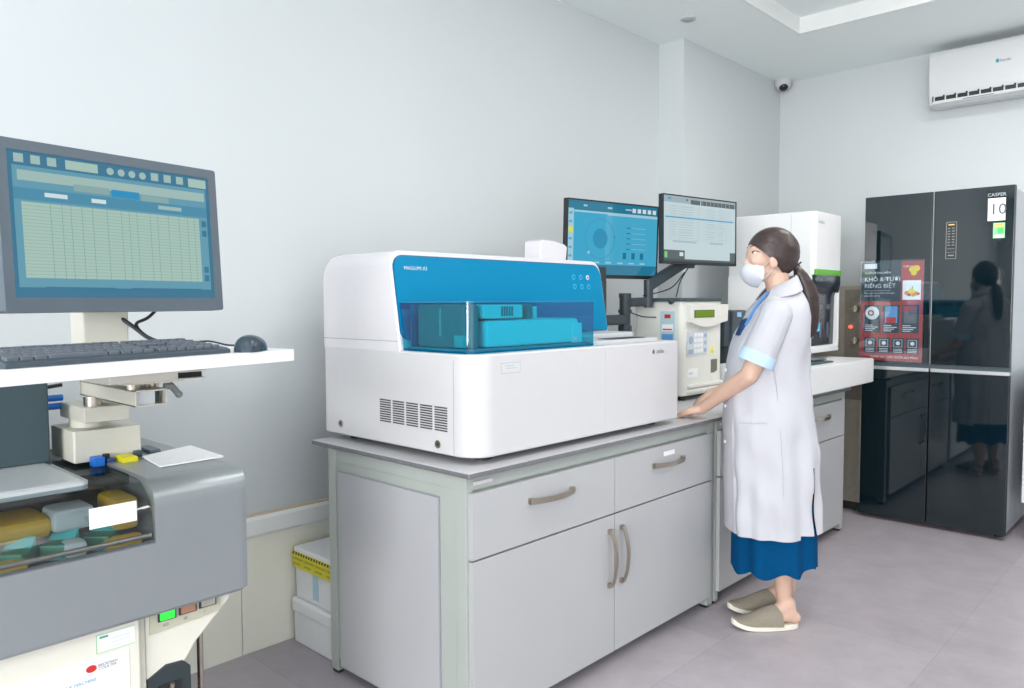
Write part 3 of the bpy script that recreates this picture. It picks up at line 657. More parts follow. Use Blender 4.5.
FY = mat('fruit_yellow', (240, 205, 30), .4); FO = mat('fruit_orange', (228, 140, 40), .4)
for (x, z, r, mm) in ((.275, 1.535, .017, FY), (.30, 1.54, .018, FY), (.285, 1.515, .016, FY), (.25, 1.395, .014, FO), (.275, 1.405, .018, FY), (.30, 1.392, .013, FO), (.262, 1.385, .010, RED), (.285, 1.385, .012, FO), (.312, 1.39, .008, RED)):
    m.cyl((x, -.004, z), (x, -.0058, z), r, mm, n=20)
m.box(.277, .281, -.0058, -.004, 1.42, 1.435, mat('leaf_green', (70, 150, 60), .5))
TT = lambda x, z: Tface((x, -.0056, z), (1, 0, 0), (0, 0, 1))
m.text('NGĂN ĐÔNG MỀM', .017, TT(.008, 1.513), PW); m.text('KHÔ & TƯƠI', .036, TT(.006, 1.468), PW); m.text('RIÊNG BIỆT', .035, TT(.006, 1.428), PW)
m.text('Bảo quản thực phẩm tươi ngon', .0135, TT(.006, 1.392), PW); m.text('trọn dinh dưỡng', .0135, TT(.006, 1.375), PW); m.text('TƯƠI NGON', .015, TT(.225, 1.548), PW)
m.text('CHĂM SÓC SỨC KHỎE GIA ĐÌNH', .018, TT(.05, 1.002), PW)
m.box(.006, .16, -.0055, -.0045, 1.41, 1.4115, PW)
po = m.build('poster', t, False, label='red and black advertising poster stuck on the left door')
SLV = tint('clear_sleeve', (245, 250, 252), .06)
MB().box(p0-.006, p1+.006, -.0075, -.0065, q0-.008, q1+.008, SLV).build('sleeve', po, False)

# white cabinet to the right of the refrigerator
t = thing('white_cabinet', 'white cabinet standing just right of the black refrigerator', 'cabinet', (1.9, 5.0, 0))
WC = mat('cabinet_white_gloss', (226, 227, 232), .3, noise=.02)
m = MB(); m.box(1.895, 2.55, 5.05, 5.6, .215, .93, WC, .004); m.build('body', t)
for a in (1.9, 2.225): d = MB().box(a, a+.32, 5.035, 5.052, .22, .925, WC, .002).build('door', t); MB().box(a+.14, a+.18, 5.015, 5.037, .80, .815, NICKEL, .002).build('handle', d)
for x, y in ((1.93, 5.09), (2.51, 5.09), (1.93, 5.56), (2.51, 5.56)): MB().cyl((x, y, 0), (x, y, .22), .016, BLACK, n=16).build('leg', t)

# ------------------------------------------------------------------ foam boxes
FOAM = mat('foam_white', (236, 237, 240), .75, bump=.25, bscale=160, noise=.01)
t = thing('foam_box', 'plain white foam box on the floor, under the taped box', 'foam box', (.03, 1.60, 0), 0)
m = MB(); m.prism(rrect(.028, .325, 1.585, 2.03, .02), 'z', 0, .125, FOAM, .006); m.build('tub', t)
m = MB(); m.prism(rrect(.022, .332, 1.578, 2.038, .022), 'z', .123, .178, FOAM, .010, 3); m.build('lid', t)
t = thing('foam_box', 'white foam box with yellow warning tape on top of the plain box', 'foam box', (.03, 1.60, .178), 0)
m = MB(); m.prism(rrect(.034, .325, 1.595, 2.0, .014), 'z', .179, .335, FOAM, .005); m.build('tub', t)
m = MB(); m.prism(rrect(.030, .330, 1.590, 2.006, .014), 'z', .333, .382, FOAM, .007, 3); m.build('lid', t)
TY = mat('tape_yellow', (224, 214, 30), .35, noise=.03); TK = mat('tape_black', (40, 40, 36), .4)
m = MB(); m.box(.030, .331, 1.5875, 1.590, .302, .366, TY); m.box(.0275, .030, 1.59, 2.0, .302, .366, TY)
for k in range(16): m.prism([(.033+k*.0185, .354), (.043+k*.0185, .354), (.048+k*.0185, .365), (.038+k*.0185, .365)], 'y', 1.5868, 1.5878, TK)
for k in range(4):
    m.text('CẢNH BÁO', .014, Tface((.036+k*.078, 1.5868, .334), (1, 0, 0), (0, 0, 1)), TK); m.text('DANGER', .012, Tface((.036+k*.078, 1.5868, .314), (1, 0, 0), (0, 0, 1)), TK)
m.build('warning_tape', t)
m = MB(); m.box(.165, .205, 1.5935, 1.5955, .20, .302, mat('tape_blue', (180, 208, 222), .5)); m.build('blue_tape', t)

# ------------------------------------------------------------------ left analyser
t = thing('urine_analyzer', 'big silver grey fronted floor analyser with smoked window, at left', 'laboratory analyser', (.2, .93, 0))
GX, GY0, GY1, GZ0, GZ1, WY = .95, -.25, .937, .631, .945, .70
wz = .800
WT2 = tint('smoked_glass', (196, 206, 208), .07, .06)
m = MB()
# side section right of the window: profile in x,z, rounded front top
def shell_prof(r, n=8):
    p = [(.28, GZ0), (GX-.006, GZ0), (GX, GZ0+.008)]
    for k in range(n+1):
        a = k/n*PI/2; p.append((GX-r+r*math.cos(a), GZ1-r+r*math.sin(a)))
    p.append((.28, GZ1)); return p
rings = []
for (y, ins) in ((WY, 0), (GY1-.035, 0), (GY1-.012, .008), (GY1, .032)):
    pr = shell_prof(.065)
    rings.append([(min(x, GX-ins), y, min(max(z, GZ0+ins), GZ1-ins)) for x, z in pr])
m.loft(rings, SILVER)
m.prism([(.60, GZ0), (GX-.006, GZ0), (GX, GZ0+.008), (GX, wz), (GX-.012, wz+.006), (GX-.03, wz), (.60, wz)], 'y', GY0, WY, SILVER)
m.box(.28, .62, GY0, WY, GZ0, .93, SILVERT, .004)
m.build('front_shell', t)
m = MB(); m.box(.30, .845, GY0, .60, .925, .949, SILVERT, .02, 3); m.box(.30, .80, .60, WY+.02, .915, .938, tint('grey_tint_cover', (150, 158, 160), .12)); m.build('top_cover', t)
m = MB()
rings = []
for y in (GY0, WY-.004):
    pr = []
    for k in range(11):
        a = k/10*PI/2; pr.append((GX-.004-.10+.10*math.cos(a), .838+.10*math.sin(a)))
    pr = [(GX-.004, wz-.002)]+pr+[(.74, .938)]
    rings.append([(x, y, z) for x, z in pr])
m.loft(rings, WT2, False, False, closed=False)
wn = m.build('smoked_window', t, label='curved smoked plastic window')
m = MB(); m.box(GX-.003, GX-.0005, .562, .660, .862, .907, PAPER); m.build('paper_note', wn)
m = MB(); m.tube([(GX-.014, GY0, .818), (GX-.014, WY-.005, .818)], .006, NICKEL, 10, 1); m.build('rail', t)
GK = mat('rack_green', (20, 128, 100), .4); YK = mat('rack_yellow', (214, 166, 20), .4); CK = mat('tube_cyan', (70, 190, 190), .3)
m = MB(); m.box(.64, .935, GY0, WY-.01, .785, .80, GK); m.box(.62, .66, GY0, WY-.01, .75, .915, mat('interior_charcoal', (40, 52, 58), .5)); m.build('rack_bed', t)
for i in range(7):
    y = .10+i*.085; m = MB(); T = Matrix.Translation((.875, y, .80)) @ Matrix.Rotation(-.7, 4, 'Z')
    m.box(-.05, .035, -.03, .03, 0, .032, GK, .006, 2, T); m.prism([(-.03, 0), (.04, 0), (-.03, .05)], 'y', -.028, .028, CK, .003, 2, T)
    m.build('sample_rack', t)
m = MB(); m.box(.72, .86, .0, .52, .835, .885, YK, .02); m.box(.78, .90, .63, .685, .83, .905, YK, .012); m.box(.90, .935, .36, .45, .80, .822, YK, .008); m.box(.90, .932, .60, .68, .80, .825, YK, .008); m.build('yellow_carrier', t)
m = MB(); m.box(.78, .87, .515, .60, .845, .895, SILVERT, .01); m.box(.88, .93, .52, .565, .80, .835, LABELG, .01); m.build('carriage', t)
m = MB(); m.box(.625, .66, .668, .695, .938, .962, mat('clip_blue', (20, 110, 205), .4), .003); m.box(.63, .655, .700, .722, .938, .954, mat('clip_navy', (30, 60, 120), .4), .003); m.box(.622, .635, .70, .715, .95, .964, BLACK, .002); m.build('blue_clip', t)
m = MB(); m.box(.628, .69, .728, .765, .938, .958, mat('clip_yellow', (224, 214, 20), .4), .004); m.build('yellow_clip', t)
m = MB(); m.box(.622, .64, .775, .795, .944, .962, DARK, .003); m.box(.54, .62, .82, .85, .944, .956, BEZEL, .003); m.build('dark_clip', t)
# lower cream body with labels, switch wedge
m = MB(); m.box(.30, .90, GY0, .69, .02, GZ0, BEIGE, .006); m.build('lower_body', t)
m = MB(); m.box(.895, .914, GY0, .672, .06, GZ0-.008, CREAM, .006); m.build('front_door', t)
m = MB(); m.prism([(.69, .40), (.69, GZ0), (.90, GZ0), (.90, .60), (.81, .515), (.73, .40)], 'x', .55, .895, CREAM, .006); wd = m.build('side_bracket', t)
m = MB(); m.prism([(.70, .568), (.872, .578), (.872, .625), (.70, .625)], 'x', .894, .900, mat('switch_panel', (190, 188, 168), .5), .001); pn = m.build('switch_panel', wd)
for k, mm in enumerate((emis('switch_green', (60, 240, 80), 1.3), mat('switch_brown', (176, 128, 104), .4), mat('switch_grey', (168, 166, 156), .4))):
    y = .718+k*.050; z = .594+k*.002
    m = MB(); m.box(.899, .904, y, y+.043, z, z+.027, GROOVED, .001); m.box(.902, .908, y+.004, y+.039, z+.003, z+.023, mm, .002); m.build('switch', pn)
m = MB()
for k in range(3): m.text(('I/O', 'O', 'I')[k], .010, Tface((.9012, .730+k*.050, .580+k*.002), (0, 1, 0), (0, 0, 1)), INK)
m.build('switch_marks', pn)
m = MB(); m.box(.914, .9152, .578, .660, .570, .612, PAPER); m.box(.9145, .9156, .578, .660, .570, .5712, GREEN); m.box(.9145, .9156, .578, .5795, .570, .612, GREEN); m.box(.9145, .9156, .578, .660, .6108, .612, GREEN); m.box(.9145, .9156, .585, .603, .602, .607, mat('label_teal', (90, 165, 140), .5))
for k in range(3): m.box(.9145, .9156, .608, .65, .577+k*.009, .579+k*.009, LABELG)
m.build('green_label', t)
m = MB(); m.box(.914, .9155, .30, .646, .33, .562, PAPER)
m.prism([(.566+.011*math.cos(a), .541+.008*math.sin(a)) for a in [k*PI/12 for k in range(24)]], 'x', .9152, .9165, RED)
m.text('BECKMAN', .0088, Tface((.9168, .580, .541), (0, 1, 0), (0, 0, 1)), INK); m.text('COULTER', .0088, Tface((.9168, .580, .5335), (0, 1, 0), (0, 0, 1)), INK)
m.text('URINE MACHINE', .0105, Tface((.9168, .497, .512), (0, 1, 0), (0, 0, 1)), BLUEI)
m.build('notice', t)
MB().cyl((.80, .862, 0), (.80, .862, .62), .008, NICKEL, n=14).build('leg', t)
m = MB(); m.box(.30, .87, GY0, .62, 0, .03, BLACK); m.build('plinth', t)
# objects on / beside it
m = MB(); m.prism([(.66, .785), (.600, .940), (.815, .932), (.822, .765)], 'z', .9462, .9505, PAPER, .001)
tag(m.build('paper_sheet'), 'white paper sheets lying on the silver grey analyser top', 'paper')
t = thing('black_box', 'black plastic box tucked under the silver grey analyser bracket', 'box', (.85, .74, 0))
m = MB(); m.prism([(.69, 0), (.795, 0), (.795, .462), (.775, .482), (.735, .485), (.69, .462)], 'x', .72, .90, mat('box_black', (46, 56, 60), .4), .004); m.build('body', t)
m = MB(); m.box(.90, .903, .715, .77, .20, .44, BLACK, .001); m.cyl((.903, .745, .42), (.908, .745, .44), .006, NICKEL); m.build('latch', t)
# dark computer case
t = thing('computer_case', 'dark grey computer case under the keyboard tray, at left', 'computer', (.45, .5, .945))
m = MB(); m.prism(rrect(.28, .56, .20, .60, .006), 'z', .950, 1.178, mat('case_teal_grey', (58, 78, 84), .42, noise=.03), .003); m.build('case', t)
m = MB()
for k in range(2): m.tube([(.46, .60, 1.10-k*.022), (.46, .63, 1.10-k*.022), (.46, .66, 1.10-k*.022)], .009, mat('plug_blue', (30, 120, 215), .4), 10)
m.tube([(.46, .60, 1.128), (.46, .63, 1.131), (.46, .66, 1.134)], .005, BLACK, 8)
m.build('cable_plug', t)
for x in (.31, .53):
    for y in (.23, .57): MB().cyl((x, y, .945), (x, y, .952), .012, BLACK).build('foot', t)

# swivel arm + keyboard tray
t = thing('keyboard_tray', 'white keyboard tray on a cream swivel arm above the silver grey analyser', 'tray', (.6, .75, .946))
m = MB(); m.prism(rrect(.44, .62, .635, .80, .006), 'z', .946, 1.028, BEIGE, .004); m.build('pedestal', t)
m = MB(); m.cyl((.53, .70, 1.026), (.53, .70, 1.06), .045, BEIGE); m.box(.45, .64, .655, .765, 1.048, 1.088, BEIGE, .004); m.build('lower_plate', t)
m = MB(); m.cyl((.60, .69, 1.085), (.60, .69, 1.112), .022, NICKEL); m.build('pivot', t)
m = MB(); BD = mat('tube_inside', (90, 108, 104), .6)
m.box(.50, .88, .690, .765, 1.108, 1.112, BEIGE, .001); m.box(.50, .88, .690, .765, 1.143, 1.147, BEIGE, .001); m.box(.50, .88, .690, .694, 1.108, 1.147, BEIGE, .001); m.box(.50, .88, .761, .765, 1.108, 1.147, BEIGE, .001); m.box(.50, .84, .693, .762, 1.111, 1.144, BD); m.box(.84, .872, .693, .738, 1.112, 1.143, LABELG)
m.build('arm', t)
m = MB(); m.cyl((.84, .70, 1.147), (.84, .70, 1.165), .016, NICKEL); m.cyl((.80, .76, 1.147), (.80, .76, 1.165), .016, NICKEL); m.box(.70, .90, .66, .80, 1.163, 1.169, BEIGE, .001); m.build('pivot', t)
m = MB(); m.box(.72, .92, .775, .842, 1.186, 1.190, BEIGE, .001); m.box(.72, .92, .775, .842, 1.169, 1.172, BEIGE, .001); m.box(.72, .90, .777, .840, 1.171, 1.187, BLACK); m.box(.66, .92, .62, .775, 1.169, 1.21, BEIGE, .003); m.build('bracket', t)
m = MB(); KN = mat('knob_grey', (130, 136, 134), .5); m.cyl((.86, .765, 1.150), (.86, .782, 1.150), .008, KN); m.cyl((.86, .782, 1.151), (.86, .800, 1.128), .008, KN); m.ball((.86, .800, 1.128), .009, KN); m.ball((.86, .782, 1.151), .008, KN); m.build('knob', t)
# tray slab: front edge from (1.25,.34) to (1.103,.979)
ed = (Vector((1.103, .979))-Vector((1.25, .34))).normalized(); pn2 = Vector((-ed.y, ed.x))
A = Vector((1.103, .979)); Bv = A-ed*1.05
pts = [A-ed*.015, A+pn2*.012, A+pn2*.42, Bv+pn2*.42, Bv]
pts = [A-ed*.012, A-ed*.004+pn2*.003, A+pn2*.012, A+pn2*.42, Bv+pn2*.42, Bv]
TW = mat('tray_white', (238, 239, 242), .35, noise=.008)
MB().prism([tuple(p) for p in pts], 'z', 1.212, 1.240, TW, .002).build('tray_top', t)
T2 = Matrix.Translation((A.x, A.y, 1.2405)) @ Matrix((( ed.x, pn2.x, 0), (ed.y, pn2.y, 0), (0, 0, 1))).to_4x4()   # local x along edge (right+), y inward
# keyboard
t = bpy.data.objects.new('keyboard', None); COL.objects.link(t); t.matrix_basis = T2 @ Matrix.Translation((-.405, .02, 0)) @ Matrix.Rotation(.02, 4, 'Z')
t['label'] = 'dark grey computer keyboard lying on the white tray'; t['category'] = 'keyboard'
KB = mat('keyboard_dark', (66, 78, 88), .42, noise=.03); KC = mat('keycap_grey', (92, 100, 110), .45)
m = MB(); m.prism([(0, 0), (.155, 0), (.155, .022), (.14, .024), (.01, .012), (0, .008)], 'x', -.235, .235, KB, .002); m.build('body', t, False)
rows = [(.012, [1.3, 1.3, 1.3, 6, 1.3, 1.3, 1.3, 1.3]), (.034, [2.3]+[1]*10+[2.7]), (.055, [1.8]+[1]*11+[2.2]), (.076, [1.5]+[1]*12+[1.5]), (.097, [1]*13+[2]), (.124, [1]*15)]
m = MB()
for (y0, ks) in rows:
    x = -.228; tot = sum(ks); sc = .285/tot; z = .010+.10*y0
    for k in ks: m.box(x, x+k*sc-.0025, y0, y0+.0175, z-.002, z+.008, KC, .002, 1); x += k*sc
    for (xs, n) in ((.066, 3), (.133, 4)):
        for j in range(n):
            if xs < .1 and y0 in (.055,): continue
            m.box(xs+j*.0215, xs+j*.0215+.019, y0, y0+.0175, z-.002, z+.008, KC, .002, 1)
m.build('keycaps', t, False)
# mouse
t = bpy.data.objects.new('computer_mouse', None); COL.objects.link(t); t.matrix_basis = T2 @ Matrix.Translation((-.105, .035, 0)) @ Matrix.Rotation(math.radians(28), 4, 'Z')
t['label'] = 'dark rounded computer mouse beside the keyboard end'; t['category'] = 'computer mouse'
m = MB(); MS = mat('mouse_dark', (52, 66, 78), .22, noise=.02)
rings = []
for k in range(15):
    s_ = -1+2*k/14; L = .055; e = math.sqrt(max(0, 1-abs(s_)**2.6)); wd = .031*e+.0005; hg = .036*(e**1.1)*(1-.12*s_)+.001
    rings.append([(s_*L, wd*math.cos(a)*1.0, max(0, hg*math.sin(a)**.8 if math.sin(a) > 0 else 0)) for a in [PI*j/14 for j in range(15)]]+[(s_*L, -wd*.95, 0), (s_*L, 0, 0), (s_*L, wd*.95, 0)])
m.loft(rings, MS); m.build('shell', t, False)
m = MB(); m.cyl((.034, -.003, .019), (.034, .003, .019), .009, BLACK, n=20); m.build('scroll_wheel', t, False)
m = MB(); m.box(-.015, .015, -.0305, -.028, .004, .008, BEZEL, .001); m.build('side_grip', t, False)
# cables
m = MB(); m.tube([(.80, .66, 1.34), (.84, .70, 1.30), (.87, .74, 1.262), (.885, .80, 1.246), (.88, .86, 1.244)], .005, BLACK, 10)
m.tube([(.78, .79, 1.34), (.80, .755, 1.315), (.82, .72, 1.30), (.85, .735, 1.27), (.87, .79, 1.246)], .004, BLACK, 10)
m.tube([(.80, .68, 1.32), (.84, .72, 1.28), (.86, .79, 1.246)], .0025, LABELG, 8)
tag(m.build('cable_bundle'), 'black and white cables hanging behind the large grey monitor', 'cable')
m = MB(); m.tube([(.89, .77, 1.244), (.90, .81, 1.254), (.92, .85, 1.258), (.95, .885, 1.248), (1.0, .90, 1.250), (1.035, .90, 1.251), (1.075, .885, 1.248)], .0022, BLACK, 8)
tag(m.build('mouse_cable'), 'thin black mouse cable lying behind the keyboard', 'cable')
t = thing('cable_socket', 'small dark socket block standing behind the keyboard, at far left', 'socket', (.93, .49, 1.24))
m = MB(); m.box(.87, .895, .465, .515, 1.2405, 1.262, DARK, .002); m.build('body', t)
m = MB(); m.box(.895, .896, .469, .476, 1.254, 1.260, LABELG); m.box(.895, .896, .503, .510, 1.254, 1.260, LABELG); m.build('contacts', t)
# monitor stand post of the left monitor
m = MB(); m.box(.74, .83, .60, .70, 1.2405, 1.50, BEIGE, .006)
m.box(.82, .87, .60, .70, 1.42, 1.54, BEIGE, .006)
po = m.build('stand_post', None); bpy.context.view_layer.update()
po.parent = mon; po.matrix_parent_inverse = mon.matrix_basis.inverted()
#PERSON#
# ------------------------------------------------------------------ the woman
# local frame: +x is behind her back, -x is where she faces, +y is her right side (away from the camera), z up
P = thing('person', 'woman with ponytail in white lab coat, face mask and blue skirt leaning on the worktop', 'person', (1.343, 3.071, 0), math.radians(43.32))
def pt(px, py, v=0):
    s_ = (3.19+v)/767.4
    return Vector(((px-512)*s_-1.093, v, 1.35-s_*(py-302.1-.0039*(px-512))))
SKIN = mat('skin', (214, 178, 158), .5, noise=.02, nscale=14)
SKIN.node_tree.nodes['Principled BSDF'].inputs['Subsurface Weight'].default_value = .12
SKIN.node_tree.nodes['Principled BSDF'].inputs['Subsurface Radius'].default_value = (.02, .008, .005)
HAIR = mat('hair_dark_brown', (58, 46, 44), .38, noise=.25, nscale=40, bump=.5, bscale=60)
COAT = mat('coat_white', (194, 194, 201), .75, noise=.008, bump=.15, bscale=500)
CUFF = mat('shirt_light_blue', (188, 214, 238), .75, noise=.02)
SKIRT = mat('skirt_blue', (0, 70, 116), .9, noise=.05, nscale=30, bump=.2, bscale=400, spec=.1)
SHOE = mat('shoe_taupe_mesh', (146, 138, 124), .8, noise=.12, nscale=220, bump=.6, bscale=420)
SOLE = mat('shoe_sole_cream', (232, 228, 214), .6)
MASK = mat('mask_pale_grey', (206, 209, 217), .75, noise=.01, bump=.1, bscale=300)
def limb(m, pts, mm=None, n=14):
    """tapered chain: pts = [(Vector, radius)]"""
    for (a, ra), (b, rb) in zip(pts[:-1], pts[1:]):
        d = (b-a); m.cyl(a, b, ra, mm or SKIN, rb, n=n)
    for a, ra in pts: m.ball(a, ra, mm or SKIN, 8)
m = MB()
# head
m.ball(pt(773, 254.5), (.092, .072, .086), SKIN, 14); m.ball(pt(758, 259), (.052, .058, .074), SKIN, 14)
m.ball(pt(758, 275), (.044, .046, .040), SKIN, 12); m.ball(pt(754, 283), (.022, .024, .018), SKIN, 10)
m.ball(pt(768, 273), (.052, .052, .034), SKIN, 12)
m.ball(pt(752.5, 251), (.024, .044, .018), SKIN, 10)       # brow
m.ball(pt(760, 247), (.036, .047, .027), SKIN, 10)
m.ball(pt(745.5, 266), (.013, .014, .012), SKIN, 8); limb(m, [(pt(750, 257), .008), (pt(745, 265), .011)])   # nose
for sg in (-1, 1): m.ball(pt(753, 264)+Vector((0, sg*.036, 0)), (.024, .018, .020), SKIN, 8)      # cheeks
m.ball(pt(747.5, 275), (.010, .022, .009), SKIN, 8); m.ball(pt(749, 279), (.010, .020, .008), SKIN, 8)        # lips
limb(m, [(pt(775, 276), .050), (pt(778, 290), .050), (pt(781, 303), .060)])
# torso under the clothes
for (px, py, a, b) in ((779, 318, .085, .15), (776, 345, .10, .145), (772, 372, .09, .13), (772, 400, .09, .125), (774, 430, .105, .15), (776, 455, .11, .16)):
    m.ball(pt(px, py), (a, b, .085), SKIN, 12)
# legs, feet
def near(px, py, y):
    """point of the near side, or its mirror image on the far side"""
    q = pt(px, py, -abs(y)); q.y = y; return q
for (v, ax, ay) in ((-.075, 0, 0), (.085, 8, -14)):
    H, K, A_ = pt(776+ax*.3, 455, v), pt(782+ax*.6, 545, v), pt(788+ax*.6, 605+ay*.6, v*1.0)
    limb(m, [(H, .085), (pt(780+ax*.4, 500, v), .07), (K, .052), (pt(786+ax*.6, 568, v), .050), (pt(787+ax*.6, 588+ay*.5, v), .036), (A_, .030)])
feet = []
for (v, x0) in ((-.085, .082), (.085, .112)):
    hx = x0-.02
    m.ball((hx+.004, v, .046), (.030, .029, .026), SKIN, 10)
    limb(m, [(Vector((hx-.016, v, .105)), .027), (Vector((hx-.014, v, .06)), .031), (Vector((hx-.09, v, .048)), .030), (Vector((hx-.16, v, .034)), .026)])
    limb(m, [(Vector((hx-.02, v, .10)), .030), (Vector((hx-.09, v, .055)), .030)])
    feet.append((v, x0))
# arms: (shoulder, elbow, wrist)
def hand(m, Wp, d, nrm, sp, s_=1):
    """Wp wrist, d direction of the hand, nrm back-of-hand normal, sp side of the thumb"""
    d = d.normalized(); side = d.cross(nrm).normalized()*sp
    T = lambda a, b, c: Wp+d*a+side*b+nrm*c
    for b in (-.026, -.010, .008, .024): limb(m, [(T(.004, b*.6, 0), .0175), (T(.045, b*.9, .003), .0155), (T(.082, b, 0), .0125)], n=10)
    for (b, L, r) in ((.027, .066, .0082), (.009, .074, .0086), (-.009, .069, .0082), (-.026, .054, .0074)):
        limb(m, [(T(.080, b, 0), r*1.15), (T(.080+L*.40, b*1.10, -.010), r), (T(.080+L*.62, b*1.12, -.026), r*.92), (T(.080+L*.66, b*1.12, -.042), r*.82)], n=10)
    limb(m, [(T(.018, .020, -.004), .014), (T(.045, .044, -.010), .0115), (T(.070, .056, -.016), .0095), (T(.090, .058, -.021), .008)], n=10)
Sn, En, Wn = pt(777, 317, -.165), pt(750, 377, -.155), pt(702, 411, .08)
limb(m, [(Sn, .052), (Sn.lerp(En, .5), .044), (En, .037), (En.lerp(Wn, .3), .036), (En.lerp(Wn, .75), .027), (Wn, .024)])
hd = Vector((-.80, .50, -.30))
hand(m, Wn+Vector((-.005, .003, 0)), hd, Vector((-.28, .12, 1)).normalized(), 1)
Sf, Ef = pt(777, 317, .165), pt(752, 381, .18); Wf = pt(710, 397, .26)
limb(m, [(Sf, .052), (Sf.lerp(Ef, .5), .044), (Ef, .037), (Ef.lerp(Wf, .3), .035), (Wf, .024)])
hand(m, Wf, Vector((-.80, .30, -.75)), Vector((-.70, .1, .75)).normalized(), -1)
body = fuse(m, .0048, 4).build('body', P, False, smooth=3)
# ears, eyes, brows
from mathutils.bvhtree import BVHTree
bm_ = bmesh.new(); bm_.from_mesh(body.data); BT_ = BVHTree.FromBMesh(bm_); bm_.free()
for sg in (-1, 1):
    m = MB(); c = near(772.5, 263, sg*.072); T = Matrix.Rotation(math.radians(-12), 4, 'Y')
    m.ball(c, (.017, .009, .030), SKIN, 10, T); m.ball(c+Vector((-.004, 0, -.018)), (.010, .008, .012), SKIN, 8); fuse(m, .003, 2).build('ear', P, False, smooth=3)
    def onface(px, py, o=.0008):
        q = near(px, py, .04); h = BT_.ray_cast(Vector((q.x, -.5, q.z)), Vector((0, 1, 0)))[0]
        y = h.y if h is not None else -.02
        return Vector((q.x, -sg*(y-o) if sg > 0 else y-o, q.z))
    m = MB(); c = onface(754, 255, -.005); m.ball(c, (.0080, .007, .0050), mat('eye_white', (225, 220, 216), .3), 10); c = onface(752.6, 254.8, -.001); m.ball(c, (.0044, .0040, .0050), mat('iris_dark', (40, 28, 24), .2), 8); m.build('eye', P, False)
    m = MB(); m.tube([onface(751.2, 254.4), onface(753, 253.2), onface(755.3, 253.4), onface(757.5, 254.8)], .0018, HAIR, 8); m.build('eyelashes', P, False)
    m = MB(); m.tube([onface(751, 249.2), onface(753, 247.8), onface(756, 247.6), onface(759.5, 249.4)], .0026, mat('brow_brown', (92, 70, 62), .7), 8); m.build('eyebrow', P, False)
# hair: cap cut along the hairline, bun base, ponytail
m = MB()
def fn(b):
    bmesh.ops.create_uvsphere(b, u_segments=56, v_segments=36, radius=1)
    for v in b.verts:
        n = v.co.copy(); x, y, z = n
        r = 1+.012*math.sin(9*math.atan2(y, z)+3*x)+(.05*max(0, x)*max(0, -z))
        v.co = Vector((n.x*.106*r, n.y*.084*r, n.z*.105*r))
    c = pt(772.3, 254.8)
    for v in b.verts: v.co += c
    a, e = near(746, 240, -.05), near(790, 283, -.05)
    d = (e-a).normalized(); nn = Vector((-d.z, 0, d.x))      # pointing to the face side
    if nn.x > 0: nn = -nn
    bmesh.ops.bisect_plane(b, geom=b.verts[:]+b.edges[:]+b.faces[:], plane_co=a, plane_no=nn, clear_outer=True)
    g = bmesh.ops.solidify(b, geom=b.faces[:], thickness=.014)
m._new(fn, HAIR); m.build('hair', P, False, smooth=1.5)
m = MB(); c = pt(796, 270); m.ball(c, (.014, .016, .016), mat('hair_tie', (84, 74, 84), .7), 10)
m.tube([c+Vector((.002, -.012, .012)), c+Vector((.016, 0, .022)), c+Vector((.006, .012, .010))], .004, mat('hair_tie', (0, 0, 0)), 8); m.build('hair_tie', P, False)
m = MB(); ctr = [(796, 269, 3.5), (800, 276, 6.5), (804.5, 286, 8.8), (808, 298, 9.8), (810, 311, 9.4), (811, 322, 8.0), (811.5, 331, 6.0), (811.5, 337, 3.4), (810.5, 340, 1.2)]
rings = []
for k, (px, py, r) in enumerate(ctr):
    c = pt(px, py); r *= .00416; N = 30
    rings.append([c+Vector((r*math.cos(a)*(1+.07*math.sin(7*a+k*.5)), r*.85*math.sin(a)*(1+.07*math.sin(5*a-k*.4)), 0)) for a in [2*PI*j/N for j in range(N)]])
m.loft(rings, HAIR); m.build('ponytail', P, False, smooth=1.5)
# mask
m = MB()
def fm(b):
    cols, rws = 26, 14; V = []
    prof_ = [(750, 263.5), (745.5, 264.5), (742, 268), (739.5, 273), (740.5, 279), (744, 284.5), (750, 288.5), (757, 290)]
    for i in range(rws):
        s_ = i/(rws-1)*(len(prof_)-1.001); k = int(s_); f = s_-k
        px = prof_[k][0]*(1-f)+prof_[k+1][0]*f; py = prof_[k][1]*(1-f)+prof_[k+1][1]*f
        q = i/(rws-1)
        front = pt(px, py); end = near(764-2*abs(q-.5), 268+q*13, -.06)
        row = []
        for j in range(cols):
            a = -PI/2+PI*j/(cols-1); ca, sa = math.cos(a), math.sin(a)
            half = .061-.004*abs(q-.4)
            t_ = abs(sa)**1.5
            row.append(b.verts.new((front.x+(end.x-front.x)*(1-abs(ca)**.85), sa*half, front.z+(end.z-front.z)*t_)))
        V.append(row)
    for i in range(rws-1):
        for j in range(cols-1): b.faces.new((V[i][j], V[i][j+1], V[i+1][j+1], V[i+1][j]))
    bmesh.ops.recalc_face_normals(b, faces=b.faces)
    bmesh.ops.solidify(b, geom=b.faces[:], thickness=.0015)
m._new(fm, MASK); mk = m.build('face_mask', P, False, smooth=1.2)
m = MB()
for sg in (-1, 1):
    m.tube([near(764, 268, sg*.061), near(768, 263.5, sg*.070), near(773, 258, sg*.077)], .0018, MASK, 6)
    m.tube([near(763, 281, sg*.058), near(769, 275, sg*.067), near(773, 269, sg*.074)], .0015, MASK, 6)
m.build('mask_strap', P, False)
